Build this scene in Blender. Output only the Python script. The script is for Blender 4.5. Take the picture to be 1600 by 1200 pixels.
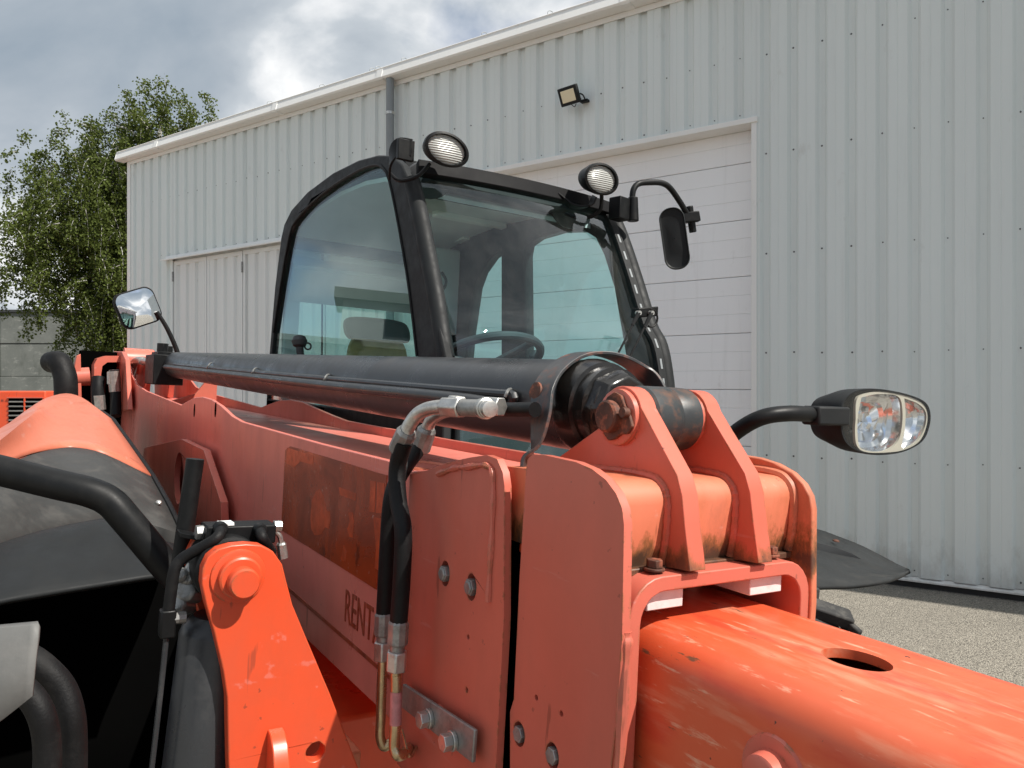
import bpy, bmesh, math, random
from mathutils import Vector, Matrix, noise
from mathutils.geometry import tessellate_polygon
R = math.radians
random.seed(7)
for o in list(bpy.data.objects):
    bpy.data.objects.remove(o)
SC = bpy.context.scene
COL = SC.collection

# ------------------------------------------------------------------ camera
CAMH = 1.7
FPX = 1200.0            # focal length in pixels of the 1600 px wide photograph
HORIZON = 606.0
cd = bpy.data.cameras.new('camera')
cd.sensor_width = 36.0
cd.lens = 36.0 * FPX / 1600.0
cd.shift_y = (HORIZON - 600.0) / 1600.0
cd.clip_start = 0.05
cd.clip_end = 3000
cam = bpy.data.objects.new('camera', cd)
cam.location = (0, 0, CAMH)
cam.rotation_euler = (R(90), 0, 0)
COL.objects.link(cam)
SC.camera = cam

# ------------------------------------------------------------------ sun, sky, exposure
WALL_D = Vector((-1768.0, 1200.0)).normalized()          # along the warehouse wall, away from the camera
WALL_N = Vector((-WALL_D.y, WALL_D.x))                   # out of the wall, towards the camera
SUN_EL = R(50)
sh = -WALL_D * math.cos(SUN_EL) - WALL_N * 0.035
SUN_DIR = Vector((sh.x, sh.y, math.sin(SUN_EL))).normalized()
sl = bpy.data.lights.new('sun', 'SUN')
sl.energy = 5.0
sl.angle = R(0.53)
sl.color = (1.0, 0.95, 0.87)
sun = bpy.data.objects.new('sun', sl)
sun.rotation_euler = (-SUN_DIR).to_track_quat('-Z', 'Y').to_euler()
sun.location = (6, -6, 12)
COL.objects.link(sun)

world = bpy.data.worlds.new('World')
SC.world = world
world.use_nodes = True
wt = world.node_tree
for n in list(wt.nodes):
    wt.nodes.remove(n)
def wn(t, **k):
    n = wt.nodes.new(t)
    for a, b in k.items():
        setattr(n, a, b)
    return n
wo = wn('ShaderNodeOutputWorld')
bg_sky = wn('ShaderNodeBackground')
bg_cloud = wn('ShaderNodeBackground')
sky = wn('ShaderNodeTexSky', sky_type='NISHITA', sun_disc=False)
sky.sun_elevation = SUN_EL
sky.sun_rotation = math.atan2(SUN_DIR.x, SUN_DIR.y)
sky.altitude = 200
sky.air_density = 1.0
sky.dust_density = 1.0
bg_sky.inputs['Strength'].default_value = 0.10
wt.links.new(sky.outputs[0], bg_sky.inputs[0])
tc = wn('ShaderNodeTexCoord')
sep = wn('ShaderNodeSeparateXYZ')
wt.links.new(tc.outputs['Generated'], sep.inputs[0])
def wmath(op, a, b=None, clamp=False):
    n = wn('ShaderNodeMath', operation=op)
    n.use_clamp = clamp
    for i, v in enumerate((a, b)):
        if v is None:
            continue
        if hasattr(v, 'is_output'):
            wt.links.new(v, n.inputs[i])
        else:
            n.inputs[i].default_value = v
    return n.outputs[0]
den = wmath('ADD', wmath('MAXIMUM', sep.outputs[2], 0.0), 0.60)
cx = wmath('DIVIDE', sep.outputs[0], den)
cy = wmath('DIVIDE', sep.outputs[1], den)
comb = wn('ShaderNodeCombineXYZ')
wt.links.new(cx, comb.inputs[0]); wt.links.new(cy, comb.inputs[1])
def wnoise(scale, detail, rough, off, dist=0.0):
    mp = wn('ShaderNodeMapping')
    mp.inputs['Location'].default_value = off
    wt.links.new(comb.outputs[0], mp.inputs[0])
    n = wn('ShaderNodeTexNoise')
    n.inputs['Scale'].default_value = scale
    n.inputs['Detail'].default_value = detail
    n.inputs['Roughness'].default_value = rough
    n.inputs['Distortion'].default_value = dist
    wt.links.new(mp.outputs[0], n.inputs['Vector'])
    return n.outputs[0]
SKY_OFF = (1.82, 10.68, 0.0)
n_cov = wnoise(1.5, 8, 0.52, SKY_OFF, 0.15)
n_lum = wnoise(2.6, 9, 0.52, (SKY_OFF[0] + 9.3, SKY_OFF[1] + 2.2, 1.0), 0.35)
n_big = wnoise(0.95, 4, 0.5, (SKY_OFF[0] + 4.4, SKY_OFF[1] - 3.0, 2.0))
lum = wmath('ADD', wmath('MULTIPLY', n_lum, 0.62), wmath('MULTIPLY', n_big, 0.42))
rp = wn('ShaderNodeValToRGB')
e = rp.color_ramp.elements
e[0].position = 0.41; e[0].color = (0.27, 0.325, 0.385, 1)
e[1].position = 0.60; e[1].color = (0.95, 0.95, 0.94, 1)
for pos, c in ((0.485, (0.36, 0.405, 0.455, 1)), (0.53, (0.47, 0.51, 0.55, 1)), (0.56, (0.68, 0.70, 0.72, 1))):
    q = e.new(pos); q.color = c
wt.links.new(lum, rp.inputs[0])
wt.links.new(rp.outputs[0], bg_cloud.inputs[0])
bg_cloud.inputs['Strength'].default_value = 0.96
cov = wn('ShaderNodeMapRange')
cov.inputs[1].default_value = 0.36; cov.inputs[2].default_value = 0.43
wt.links.new(n_cov, cov.inputs[0])
mx = wn('ShaderNodeMixShader')
wt.links.new(cov.outputs[0], mx.inputs[0])
wt.links.new(bg_sky.outputs[0], mx.inputs[1])
wt.links.new(bg_cloud.outputs[0], mx.inputs[2])
wt.links.new(mx.outputs[0], wo.inputs[0])

vs = SC.view_settings
vs.view_transform = 'Standard'
vs.look = 'None'
vs.exposure = 0.36
vs.gamma = 1.0
vs.use_curve_mapping = False
SC.render.engine = 'CYCLES'
SC.cycles.max_bounces = 8
SC.cycles.transparent_max_bounces = 12
SC.cycles.caustics_reflective = False
SC.cycles.caustics_refractive = False

# ------------------------------------------------------------------ machine frame
# machine axes: x across (towards the cab side), y to the rear, z up; measured from the camera
def machine_axes(a, p, r):
    a, p, r = R(a), R(p), R(r)
    ry = Vector((-math.sin(a) * math.cos(p), math.cos(a) * math.cos(p), math.sin(p)))
    l0 = Vector((math.cos(a), math.sin(a), 0))
    u0 = l0.cross(ry)
    l = l0 * math.cos(r) - u0 * math.sin(r)
    return l, ry, l.cross(ry)
AX, AY, AZ = machine_axes(32.5, 1.2, 2.5)
OX, OY = 1.0, 2.6
OZ = (-CAMH - (OX * AX.z + OY * AY.z)) / AZ.z            # the point of the ground under the machine
ORG = Vector((OX, OY, OZ))
def P(px, py, x=None, y=None, z=None):
    """machine coordinates of the point seen at a photo pixel, on the plane x, y or z"""
    w = Vector(((px - 800) / FPX, 1.0, (HORIZON - py) / FPX))
    r = Vector((w.dot(AX), w.dot(AY), w.dot(AZ)))
    t = x / r.x if x is not None else y / r.y if y is not None else z / r.z
    return r * t
def PL(pts, **k):
    return [P(a, b, **k) for a, b in pts]
def YZ(pts, x):
    return [(v.y, v.z) for v in PL(pts, x=x)]
def XZ(pts, y):
    return [(v.x, v.z) for v in PL(pts, y=y)]

# ------------------------------------------------------------------ mesh helpers
def catmull(pts, n=6):
    pts = [Vector(p) for p in pts]
    if len(pts) < 3:
        return pts
    out = []
    q = [pts[0] * 2 - pts[1]] + pts + [pts[-1] * 2 - pts[-2]]
    for i in range(1, len(q) - 2):
        for k in range(n):
            t = k / n
            a, b, c, d = q[i - 1], q[i], q[i + 1], q[i + 2]
            out.append(0.5 * ((2 * b) + (c - a) * t + (2 * a - 5 * b + 4 * c - d) * t * t + (3 * b - a - 3 * c + d) * t ** 3))
    out.append(pts[-1])
    return out
def smooth2(pts, n=5):
    return [(v.x, v.y) for v in catmull([(a, b, 0) for a, b in pts], n)]
def circle2(c, r, n=20, ry=None):
    ry = ry or r
    return [(c[0] + r * math.cos(2 * math.pi * k / n), c[1] + ry * math.sin(2 * math.pi * k / n)) for k in range(n)]
def rrect(x0, x1, y0, y1, r, n=5):
    out = []
    for cx_, cy_, a0 in ((x1 - r, y1 - r, 0), (x0 + r, y1 - r, 90), (x0 + r, y0 + r, 180), (x1 - r, y0 + r, 270)):
        for k in range(n + 1):
            a = R(a0 + 90 * k / n)
            out.append((cx_ + r * math.cos(a), cy_ + r * math.sin(a)))
    return out
def basis(d):
    d = Vector(d).normalized()
    u = d.cross(Vector((0, 0, 1)))
    if u.length < 1e-3:
        u = Vector((1, 0, 0))
    u.normalize()
    return d, u, d.cross(u).normalized()

class MB:
    def __init__(s):
        s.v, s.f = [], []
    def add(s, vs_, fs):
        b = len(s.v)
        s.v += [Vector(p) for p in vs_]
        s.f += [tuple(i + b for i in f) for f in fs]
        return s
    def box(s, x0, x1, y0, y1, z0, z1):
        v = [(x, y, z) for z in (z0, z1) for y in (y0, y1) for x in (x0, x1)]
        return s.add(v, [(0, 2, 3, 1), (4, 5, 7, 6), (0, 1, 5, 4), (2, 6, 7, 3), (0, 4, 6, 2), (1, 3, 7, 5)])
    def obox(s, c, ex, ey, ez, hx, hy, hz):
        c, ex, ey, ez = Vector(c), Vector(ex).normalized(), Vector(ey).normalized(), Vector(ez).normalized()
        v = [c + ex * hx * a + ey * hy * b + ez * hz * d for d in (-1, 1) for b in (-1, 1) for a in (-1, 1)]
        return s.add(v, [(0, 2, 3, 1), (4, 5, 7, 6), (0, 1, 5, 4), (2, 6, 7, 3), (0, 4, 6, 2), (1, 3, 7, 5)])
    def plate(s, outer, axis, a0, a1, holes=()):
        """flat plate: 2D outline (and holes) extruded along an axis; x: (y,z), y: (x,z), z: (x,y)"""
        def put(p, a):
            return Vector((a, p[0], p[1])) if axis == 'x' else Vector((p[0], a, p[1])) if axis == 'y' else Vector((p[0], p[1], a))
        loops = [list(outer)] + [list(h) for h in holes]
        tris = tessellate_polygon([[Vector((p[0], p[1], 0)) for p in l] for l in loops])
        flat = [p for l in loops for p in l]
        n = len(flat)
        vs_ = [put(p, a0) for p in flat] + [put(p, a1) for p in flat]
        fs = [tuple(t) for t in tris] + [tuple(i + n for i in reversed(t)) for t in tris]
        if not holes:
            fs = [tuple(range(n)), tuple(range(2 * n - 1, n - 1, -1))] if n <= 4 else fs
        b = 0
        for l in loops:
            m = len(l)
            for i in range(m):
                j = (i + 1) % m
                fs.append((b + i, b + j, b + j + n, b + i + n))
            b += m
        return s.add(vs_, fs)
    def lathe(s, c, d, prof, seg=20, sx=1.0, caps=True, up=None):
        """profile of (distance along d, radius) around axis d at c"""
        d, u, w = basis(d)
        if up is not None:
            w = Vector(up) - d * Vector(up).dot(d); w.normalize(); u = w.cross(d)
        c = Vector(c)
        vs_, fs = [], []
        for t, r in prof:
            for k in range(seg):
                a = 2 * math.pi * k / seg
                vs_.append(c + d * t + u * (r * sx * math.cos(a)) + w * (r * math.sin(a)))
        for i in range(len(prof) - 1):
            for k in range(seg):
                j = (k + 1) % seg
                fs.append((i * seg + k, i * seg + j, (i + 1) * seg + j, (i + 1) * seg + k))
        if caps:
            fs.append(tuple(range(seg - 1, -1, -1)))
            m = (len(prof) - 1) * seg
            fs.append(tuple(range(m, m + seg)))
        return s.add(vs_, fs)
    def cyl(s, a, b, r0, r1=None, seg=20):
        a, b = Vector(a), Vector(b)
        return s.lathe(a, b - a, [(0, r0), ((b - a).length, r0 if r1 is None else r1)], seg)
    def hexa(s, a, b, r):
        return s.cyl(a, b, r, r, 6)
    def tube(s, pts, r, seg=12, n=6, smooth=True):
        pts = catmull(pts, n) if smooth else [Vector(p) for p in pts]
        m = len(pts)
        rr = r if callable(r) else (lambda t: r)
        prev = None
        vs_, fs = [], []
        for i, p in enumerate(pts):
            t = (pts[min(i + 1, m - 1)] - pts[max(i - 1, 0)]).normalized()
            if prev is None:
                _, u, w = basis(t)
            else:
                u = prev - t * prev.dot(t); u.normalize(); w = t.cross(u)
            prev = u
            rad = rr(i / (m - 1))
            for k in range(seg):
                a = 2 * math.pi * k / seg
                vs_.append(p + u * rad * math.cos(a) + w * rad * math.sin(a))
        for i in range(m - 1):
            for k in range(seg):
                j = (k + 1) % seg
                fs.append((i * seg + k, i * seg + j, (i + 1) * seg + j, (i + 1) * seg + k))
        fs.append(tuple(range(seg - 1, -1, -1)))
        fs.append(tuple(range((m - 1) * seg, m * seg)))
        return s.add(vs_, fs)
    def ribbon(s, pts, wdirs, width, thick, n=6):
        """flat bar swept along pts; wdirs: direction of its width at each control point"""
        c = catmull(pts, n); wd = catmull(wdirs, n)
        m = len(c); vs_, fs = [], []
        for i, p in enumerate(c):
            t = (c[min(i + 1, m - 1)] - c[max(i - 1, 0)]).normalized()
            w = wd[i] - t * wd[i].dot(t); w.normalize()
            nn = t.cross(w)
            wi = width(i / (m - 1)) if callable(width) else width
            for a, b in ((-1, -1), (1, -1), (1, 1), (-1, 1)):
                vs_.append(p + w * wi / 2 * a + nn * thick / 2 * b)
        for i in range(m - 1):
            for k in range(4):
                j = (k + 1) % 4
                fs.append((i * 4 + k, i * 4 + j, i * 4 + 4 + j, i * 4 + 4 + k))
        fs += [(3, 2, 1, 0), tuple(range(m * 4 - 4, m * 4))]
        return s.add(vs_, fs)
    def grid(s, rows):
        m = len(rows[0]); vs_ = [p for r in rows for p in r]; fs = []
        for i in range(len(rows) - 1):
            for k in range(m - 1):
                fs.append((i * m + k, i * m + k + 1, (i + 1) * m + k + 1, (i + 1) * m + k))
        return s.add(vs_, fs)
    def torus(s, c, d, rad, r, seg=40, seg2=10, a0=0, a1=360, up=None):
        d, u, w = basis(d)
        pts = [Vector(c) + u * rad * math.cos(R(a0 + (a1 - a0) * k / seg)) + w * rad * math.sin(R(a0 + (a1 - a0) * k / seg)) for k in range(seg + 1)]
        return s.tube(pts, r, seg2, smooth=False)
    def build(s, name, m, parent=None, bevel=0.0, org=None, angle=32, solid=0.0, sub=0, segs=2, fix=True):
        me = bpy.data.meshes.new(name)
        o0 = org if org is not None else (ORG if parent is not None or org is None else Vector((0, 0, 0)))
        me.from_pydata([tuple(p - o0) for p in s.v], [], s.f)
        if fix:
            bm = bmesh.new(); bm.from_mesh(me)
            bmesh.ops.recalc_face_normals(bm, faces=bm.faces)
            bm.to_mesh(me); bm.free()
        me.polygons.foreach_set('use_smooth', [True] * len(me.polygons))
        me.set_sharp_from_angle(angle=R(angle))
        me.materials.append(m)
        o = bpy.data.objects.new(name, me)
        COL.objects.link(o)
        if parent is not None:
            o.parent = parent
        if sub:
            md = o.modifiers.new('subdivision', 'SUBSURF'); md.levels = sub; md.render_levels = sub
        if solid:
            md = o.modifiers.new('thickness', 'SOLIDIFY'); md.thickness = solid; md.offset = -1
        if bevel:
            md = o.modifiers.new('bevel', 'BEVEL'); md.width = bevel; md.segments = segs
            md.limit_method = 'ANGLE'; md.angle_limit = R(40)
        return o
def empty(name, loc=(0, 0, 0), parent=None):
    o = bpy.data.objects.new(name, None)
    o.location = loc
    o.empty_display_size = 0.3
    COL.objects.link(o)
    if parent is not None:
        o.parent = parent
    return o
def tag(o, label=None, cat=None, group=None, kind=None):
    for k, v in (('label', label), ('category', cat), ('group', group), ('kind', kind)):
        if v:
            o[k] = v
    return o
def text_mesh(name, body, size, m, parent, origin, xdir, ydir, xs=1.0, org=None, extrude=0.0008, shear=0.0):
    cu = bpy.data.curves.new(name, 'FONT')
    cu.body = body; cu.size = size; cu.extrude = extrude; cu.shear = shear; cu.resolution_u = 3
    t = bpy.data.objects.new(name + '_curve', cu)
    COL.objects.link(t)
    dg = bpy.context.evaluated_depsgraph_get()
    me = bpy.data.meshes.new_from_object(t.evaluated_get(dg))
    bpy.data.objects.remove(t)
    xd, yd = Vector(xdir).normalized(), Vector(ydir).normalized()
    zd = xd.cross(yd).normalized()
    o0 = ORG if org is None else org
    for v in me.vertices:
        p = Vector(origin) + xd * v.co.x * xs + yd * v.co.y + zd * v.co.z
        v.co = p - o0
    me.materials.clear(); me.materials.append(m)
    o = bpy.data.objects.new(name, me)
    COL.objects.link(o)
    o.parent = parent
    return o

# ------------------------------------------------------------------ materials
class NT:
    def __init__(s, name):
        s.m = bpy.data.materials.new(name)
        s.m.use_nodes = True
        s.t = s.m.node_tree
        s.b = s.t.nodes['Principled BSDF']
        s.tc = s.t.nodes.new('ShaderNodeTexCoord')
    def n(s, t, **k):
        n = s.t.nodes.new(t)
        for a, b in k.items():
            setattr(n, a, b)
        return n
    def l(s, a, b):
        s.t.links.new(a, b)
    def coord(s, scale=(1, 1, 1), rot=(0, 0, 0), loc=(0, 0, 0)):
        mp = s.n('ShaderNodeMapping')
        mp.inputs['Scale'].default_value = scale
        mp.inputs['Rotation'].default_value = rot
        mp.inputs['Location'].default_value = loc
        s.l(s.tc.outputs['Object'], mp.inputs[0])
        return mp.outputs[0]
    def noise(s, scale, detail=5, rough=0.55, vec=None, dist=0.0):
        n = s.n('ShaderNodeTexNoise')
        n.inputs['Scale'].default_value = scale
        n.inputs['Detail'].default_value = detail
        n.inputs['Roughness'].default_value = rough
        n.inputs['Distortion'].default_value = dist
        s.l(vec if vec is not None else s.tc.outputs['Object'], n.inputs['Vector'])
        return n.outputs[0]
    def rng(s, v, a, b, c=0.0, d=1.0):
        n = s.n('ShaderNodeMapRange')
        n.inputs[1].default_value = a; n.inputs[2].default_value = b
        n.inputs[3].default_value = c; n.inputs[4].default_value = d
        s.l(v, n.inputs[0])
        return n.outputs[0]
    def math(s, op, a, b):
        n = s.n('ShaderNodeMath', operation=op)
        for i, v in enumerate((a, b)):
            if hasattr(v, 'is_output'):
                s.l(v, n.inputs[i])
            else:
                n.inputs[i].default_value = v
        return n.outputs[0]
    def mix(s, f, a, b, mode='MIX'):
        n = s.n('ShaderNodeMix', data_type='RGBA', blend_type=mode)
        for i, v in ((0, f), (6, a), (7, b)):
            if hasattr(v, 'is_output'):
                s.l(v, n.inputs[i])
            else:
                n.inputs[i].default_value = v if i == 0 else (*v[:3], 1)
        return n.outputs[2]
    def bump(s, h, strength=0.2, dist=0.002):
        n = s.n('ShaderNodeBump')
        n.inputs['Strength'].default_value = strength
        n.inputs['Distance'].default_value = dist
        s.l(h, n.inputs['Height'])
        s.l(n.outputs[0], s.b.inputs['Normal'])
    def set(s, **k):
        for a, v in k.items():
            i = s.b.inputs[a.replace('_', ' ')]
            if hasattr(v, 'is_output'):
                s.l(v, i)
            else:
                i.default_value = (*v, 1) if isinstance(v, tuple) and len(v) == 3 else v
        return s.m
def simple(name, col, rough=0.5, metal=0.0, var=0.12, vs_=6.0, bump=0.0, bs=120.0, dust=None, spec=0.5):
    t = NT(name)
    nz = t.noise(vs_, 6, 0.6)
    c = t.mix(t.rng(nz, 0.3, 0.7), tuple(x * (1 - var) for x in col), tuple(min(1, x * (1 + var)) for x in col))
    if dust:
        dc, amt = dust
        g = t.noise(vs_ * 2.3, 8, 0.7, t.coord(loc=(3, 5, 1)))
        c = t.mix(t.rng(g, 0.50, 0.75, 0, amt), c, dc)
        r = t.rng(g, 0.4, 0.75, rough, min(1, rough + 0.25))
    else:
        r = t.rng(nz, 0.3, 0.7, rough * 0.9, min(1, rough * 1.12))
    t.set(Base_Color=c, Roughness=r, Metallic=metal)
    t.b.inputs['Specular IOR Level'].default_value = spec
    if bump:
        t.bump(t.noise(bs, 4, 0.6), bump, 0.002)
    return t.m
FADED = (0.57, 0.130, 0.088)
FRESH = (0.68, 0.070, 0.018)
def paint(name, col, rough=0.38, grime=0.35, chips=0.5, rust=0.0, edge=True, chalk=0.25, soil=None):
    """weathered machine paint: chalked patches, grime, chips on the edges"""
    t = NT(name)
    big = t.noise(2.2, 5, 0.6)
    fine = t.noise(17, 8, 0.65)
    c = t.mix(t.rng(big, 0.35, 0.68), col, tuple(min(1, a * (1 - chalk) + chalk * b) for a, b in zip(col, (0.72, 0.26, 0.18))))
    c = t.mix(t.rng(fine, 0.35, 0.8, 0, 0.16), c, (0.30, 0.10, 0.06))
    if grime:
        g = t.noise(6.5, 9, 0.72, t.coord((1, 1, 0.45)))
        c = t.mix(t.rng(g, 0.56, 0.80, 0, grime), c, (0.13, 0.075, 0.045))
    if rust:
        g2 = t.noise(11, 9, 0.7, t.coord((1, 1, 0.5), loc=(7, 2, 4)))
        c = t.mix(t.rng(g2, 0.50, 0.70, 0, rust), c, (0.24, 0.09, 0.022))
    if soil:
        # packed dirt and rust runs left at the foot of the parts, band z0..z1 above the machine's base
        z0, z1, amt = soil
        sp_ = t.n('ShaderNodeSeparateXYZ'); t.l(t.tc.outputs['Object'], sp_.inputs[0])
        gz = t.math('MULTIPLY', t.rng(sp_.outputs[2], z1, z0), t.rng(sp_.outputs[2], z0 - 0.045, z0 - 0.002))
        gn = t.noise(24, 8, 0.72, t.coord((1, 1, 0.55), loc=(2, 8, 5)))
        k = t.math('ADD', t.math('MULTIPLY', gz, 0.42), gn)
        c = t.mix(t.rng(k, 0.66, 0.78, 0, amt), c, (0.20, 0.085, 0.025))
        c = t.mix(t.rng(k, 0.76, 0.90, 0, amt), c, (0.035, 0.025, 0.018))
    # pale scuffs and fine dark scratches at odd angles
    s1 = t.noise(26, 5, 0.6, t.coord((1, 0.16, 1.3), rot=(0.5, 0, 0)))
    c = t.mix(t.rng(s1, 0.655, 0.70, 0, 0.30), c, tuple(min(1, a * 0.7 + 0.22) for a in col))
    s2 = t.noise(31, 3, 0.5, t.coord((1, 1.2, 0.13), rot=(-0.35, 0, 0), loc=(6, 1, 3)))
    c = t.mix(t.rng(s2, 0.69, 0.71, 0, 0.45), c, (0.12, 0.04, 0.025))
    s3 = t.noise(2.6, 7, 0.65, t.coord((1, 1.4, 0.35), loc=(9, 3, 7)))
    c = t.mix(t.rng(s3, 0.50, 0.72, 0, 0.22), c, (0.26, 0.085, 0.055))
    # chips: pinholes in the paint
    ch = t.noise(46, 4, 0.55, t.coord(loc=(1, 9, 2)))
    chm = t.rng(ch, 0.70, 0.715, 0, chips)
    c = t.mix(chm, c, (0.07, 0.035, 0.025))
    if edge:
        bv = t.n('ShaderNodeBevel', samples=4)
        bv.inputs['Radius'].default_value = 0.007
        geo = t.n('ShaderNodeNewGeometry')
        dp = t.n('ShaderNodeVectorMath', operation='DOT_PRODUCT')
        t.l(bv.outputs[0], dp.inputs[0]); t.l(geo.outputs['Normal'], dp.inputs[1])
        en = t.noise(33, 6, 0.7, t.coord(loc=(4, 4, 4)))
        em = t.math('MULTIPLY', t.rng(dp.outputs['Value'], 0.97, 0.86), t.rng(en, 0.505, 0.56))
        c = t.mix(em, c, (0.23, 0.105, 0.045))
    t.set(Base_Color=c, Roughness=t.rng(s3, 0.35, 0.7, rough * 0.75, rough * 1.45))
    t.bump(t.noise(260, 3, 0.5), 0.05, 0.001)
    return t.m
M = {}
M['faded'] = paint('faded_orange_paint', FADED, 0.36, 0.20, 0.4, 0.0, chalk=0.15)
M['lightened'] = paint('lightened_boom_paint', (0.74, 0.205, 0.160), 0.34, 0.12, 0.4, 0.0, chalk=0.2)  # faded boom paint, lightened in place of sunlight bounced off the hood
M['fresh'] = paint('orange_paint', FRESH, 0.34, 0.16, 0.5, 0.0, chalk=0.08)
M['hood'] = paint('hood_orange_paint', (0.56, 0.160, 0.094), 0.42, 0.05, 0.0, 0.0, edge=False, chalk=0.10)
M['rusty'] = paint('rust_stained_orange_paint', (0.64, 0.18, 0.09), 0.42, 0.65, 0.8, 0.40, chalk=0.2, soil=(1.478, 1.555, 0.85))
M['lugpaint'] = paint('worn_lug_paint', (0.60, 0.108, 0.064), 0.38, 0.30, 0.7, 0.12, chalk=0.15, soil=(1.478, 1.53, 0.7))  # base red deepened in place of light bounced between the orange parts
M['black'] = simple('black_painted_steel', (0.006, 0.0065, 0.007), 0.40, 0, 0.25, 9, 0.05, 200, ((0.06, 0.056, 0.05), 0.10), spec=0.22)
M['plastic'] = simple('black_plastic', (0.012, 0.0135, 0.0145), 0.52, 0, 0.2, 8, 0.12, 500, ((0.06, 0.058, 0.054), 0.12), spec=0.25)
M['dark_fender'] = simple('dark_fender_plastic', (0.024, 0.026, 0.027), 0.6, 0, 0.2, 6, 0.1, 500, ((0.09, 0.085, 0.075), 0.3), spec=0.2)
M['grey_plastic'] = simple('grey_plastic', (0.036, 0.037, 0.036), 0.55, 0, 0.18, 5, 0.10, 600, ((0.16, 0.15, 0.135), 0.3))
M['flap'] = simple('worn_grey_rubber', (0.13, 0.13, 0.125), 0.6, 0, 0.25, 7, 0.1, 200, ((0.22, 0.21, 0.2), 0.4))
M['rubber'] = simple('black_rubber', (0.006, 0.006, 0.0065), 0.5, 0, 0.25, 12, 0.25, 300, ((0.06, 0.056, 0.05), 0.16), spec=0.22)
M['tyre'] = simple('tyre_rubber', (0.022, 0.022, 0.022), 0.75, 0, 0.3, 8, 0.2, 160, ((0.20, 0.19, 0.17), 0.5))
M['void'] = simple('shade_black', (0.002, 0.002, 0.002), 0.95, 0, 0.1, 5, spec=0.0)  # near-black colour in place of deep shade in the wheel well and openings
M['satin'] = simple('satin_black_steel', (0.008, 0.008, 0.009), 0.6, 0, 0.2, 9, spec=0.12)
M['cylinder'] = simple('charcoal_cylinder_paint', (0.022, 0.024, 0.027), 0.27, 0, 0.22, 3.5, 0.04, 120, ((0.16, 0.15, 0.14), 0.22))
M['steel'] = simple('zinc_plated_steel', (0.55, 0.54, 0.51), 0.33, 0.9, 0.2, 40, 0.05, 200, ((0.22, 0.19, 0.16), 0.5))
M['dull_steel'] = simple('dull_grey_steel', (0.30, 0.30, 0.29), 0.45, 0.75, 0.25, 30, 0.06, 200, ((0.14, 0.12, 0.10), 0.6))
M['brass'] = simple('yellow_zinc_tube', (0.52, 0.40, 0.24), 0.26, 0.95, 0.25, 25, 0, 100, ((0.22, 0.13, 0.08), 0.4))
M['rusted_pin'] = simple('rusted_pin_head', (0.085, 0.035, 0.022), 0.62, 0.2, 0.45, 22, 0.4, 60, ((0.55, 0.17, 0.09), 0.9))
M['eye'] = simple('chipped_black_bushing', (0.028, 0.032, 0.034), 0.36, 0, 0.3, 12, 0.08, 90, ((0.20, 0.075, 0.03), 0.75))
M['grease'] = simple('greasy_black_gland', (0.012, 0.011, 0.010), 0.24, 0, 0.3, 20, 0.5, 55)
M['pad'] = simple('slide_pad', (0.70, 0.62, 0.61), 0.5, 0, 0.10, 30, 0.1, 150, ((0.50, 0.30, 0.26), 0.45))
M['strap'] = simple('chipped_black_strap', (0.035, 0.036, 0.038), 0.33, 0, 0.2, 14, 0.05, 100, ((0.26, 0.09, 0.05), 0.8))
M['seat_grey'] = simple('seat_fabric', (0.085, 0.085, 0.088), 0.8, 0, 0.15, 14, 0.2, 400)
M['seat_tan'] = simple('tan_seat_foam', (0.36, 0.25, 0.10), 0.85, 0, 0.2, 14, 0.3, 200)
M['trim'] = simple('grey_headliner', (0.62, 0.65, 0.67), 0.8, 0, 0.06, 5, 0.1, 400)
M['darktrim'] = simple('dark_cab_trim', (0.035, 0.037, 0.04), 0.55, 0, 0.1, 6)
M['white'] = simple('white_plastic', (0.78, 0.79, 0.78), 0.4, 0, 0.03, 6)
M['label'] = simple('faded_pink_sticker', (0.50, 0.20, 0.20), 0.5, 0, 0.2, 90)
M['screw'] = simple('grey_screw_head', (0.10, 0.105, 0.11), 0.5, 0.4, 0.1, 10)
def glassmat(name, tint, refl=(0.9, 0.95, 1.0), ior=1.5, dirt=0.04):
    t = NT(name)
    t.t.nodes.remove(t.b)
    out = t.t.nodes['Material Output']
    tr = t.n('ShaderNodeBsdfTransparent'); tr.inputs[0].default_value = (*tint, 1)
    gl = t.n('ShaderNodeBsdfGlossy'); gl.inputs['Color'].default_value = (*refl, 1); gl.inputs['Roughness'].default_value = 0.004
    fr = t.n('ShaderNodeFresnel')
    gm = t.n('ShaderNodeNewGeometry')
    t.l(t.rng(gm.outputs['Backfacing'], 0, 1, ior, 1.0 / ior), fr.inputs[0])     # same reflection from either side of the pane
    m1 = t.n('ShaderNodeMixShader')
    fac = t.math('MULTIPLY', fr.outputs[0], 1.0)
    cl = t.n('ShaderNodeClamp'); t.l(fac, cl.inputs[0])
    t.l(cl.outputs[0], m1.inputs[0]); t.l(tr.outputs[0], m1.inputs[1]); t.l(gl.outputs[0], m1.inputs[2])
    df = t.n('ShaderNodeBsdfDiffuse'); df.inputs[0].default_value = (0.55, 0.55, 0.52, 1)
    m2 = t.n('ShaderNodeMixShader')
    t.l(t.rng(t.noise(9, 8, 0.7), 0.40, 0.85, dirt * 0.3, dirt * 2.2), m2.inputs[0])
    t.l(m1.outputs[0], m2.inputs[1]); t.l(df.outputs[0], m2.inputs[2])
    t.l(m2.outputs[0], out.inputs[0])
    return t.m
M['side_glass'] = glassmat('tinted_side_glass', (0.83, 0.965, 0.945), ior=1.30, dirt=0.010)
M['screen_glass'] = glassmat('tinted_windscreen_glass', (0.70, 0.94, 0.95), ior=1.58, dirt=0.016)
M['clear_glass'] = glassmat('clear_lens_glass', (0.93, 0.94, 0.94), dirt=0.02)
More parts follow.
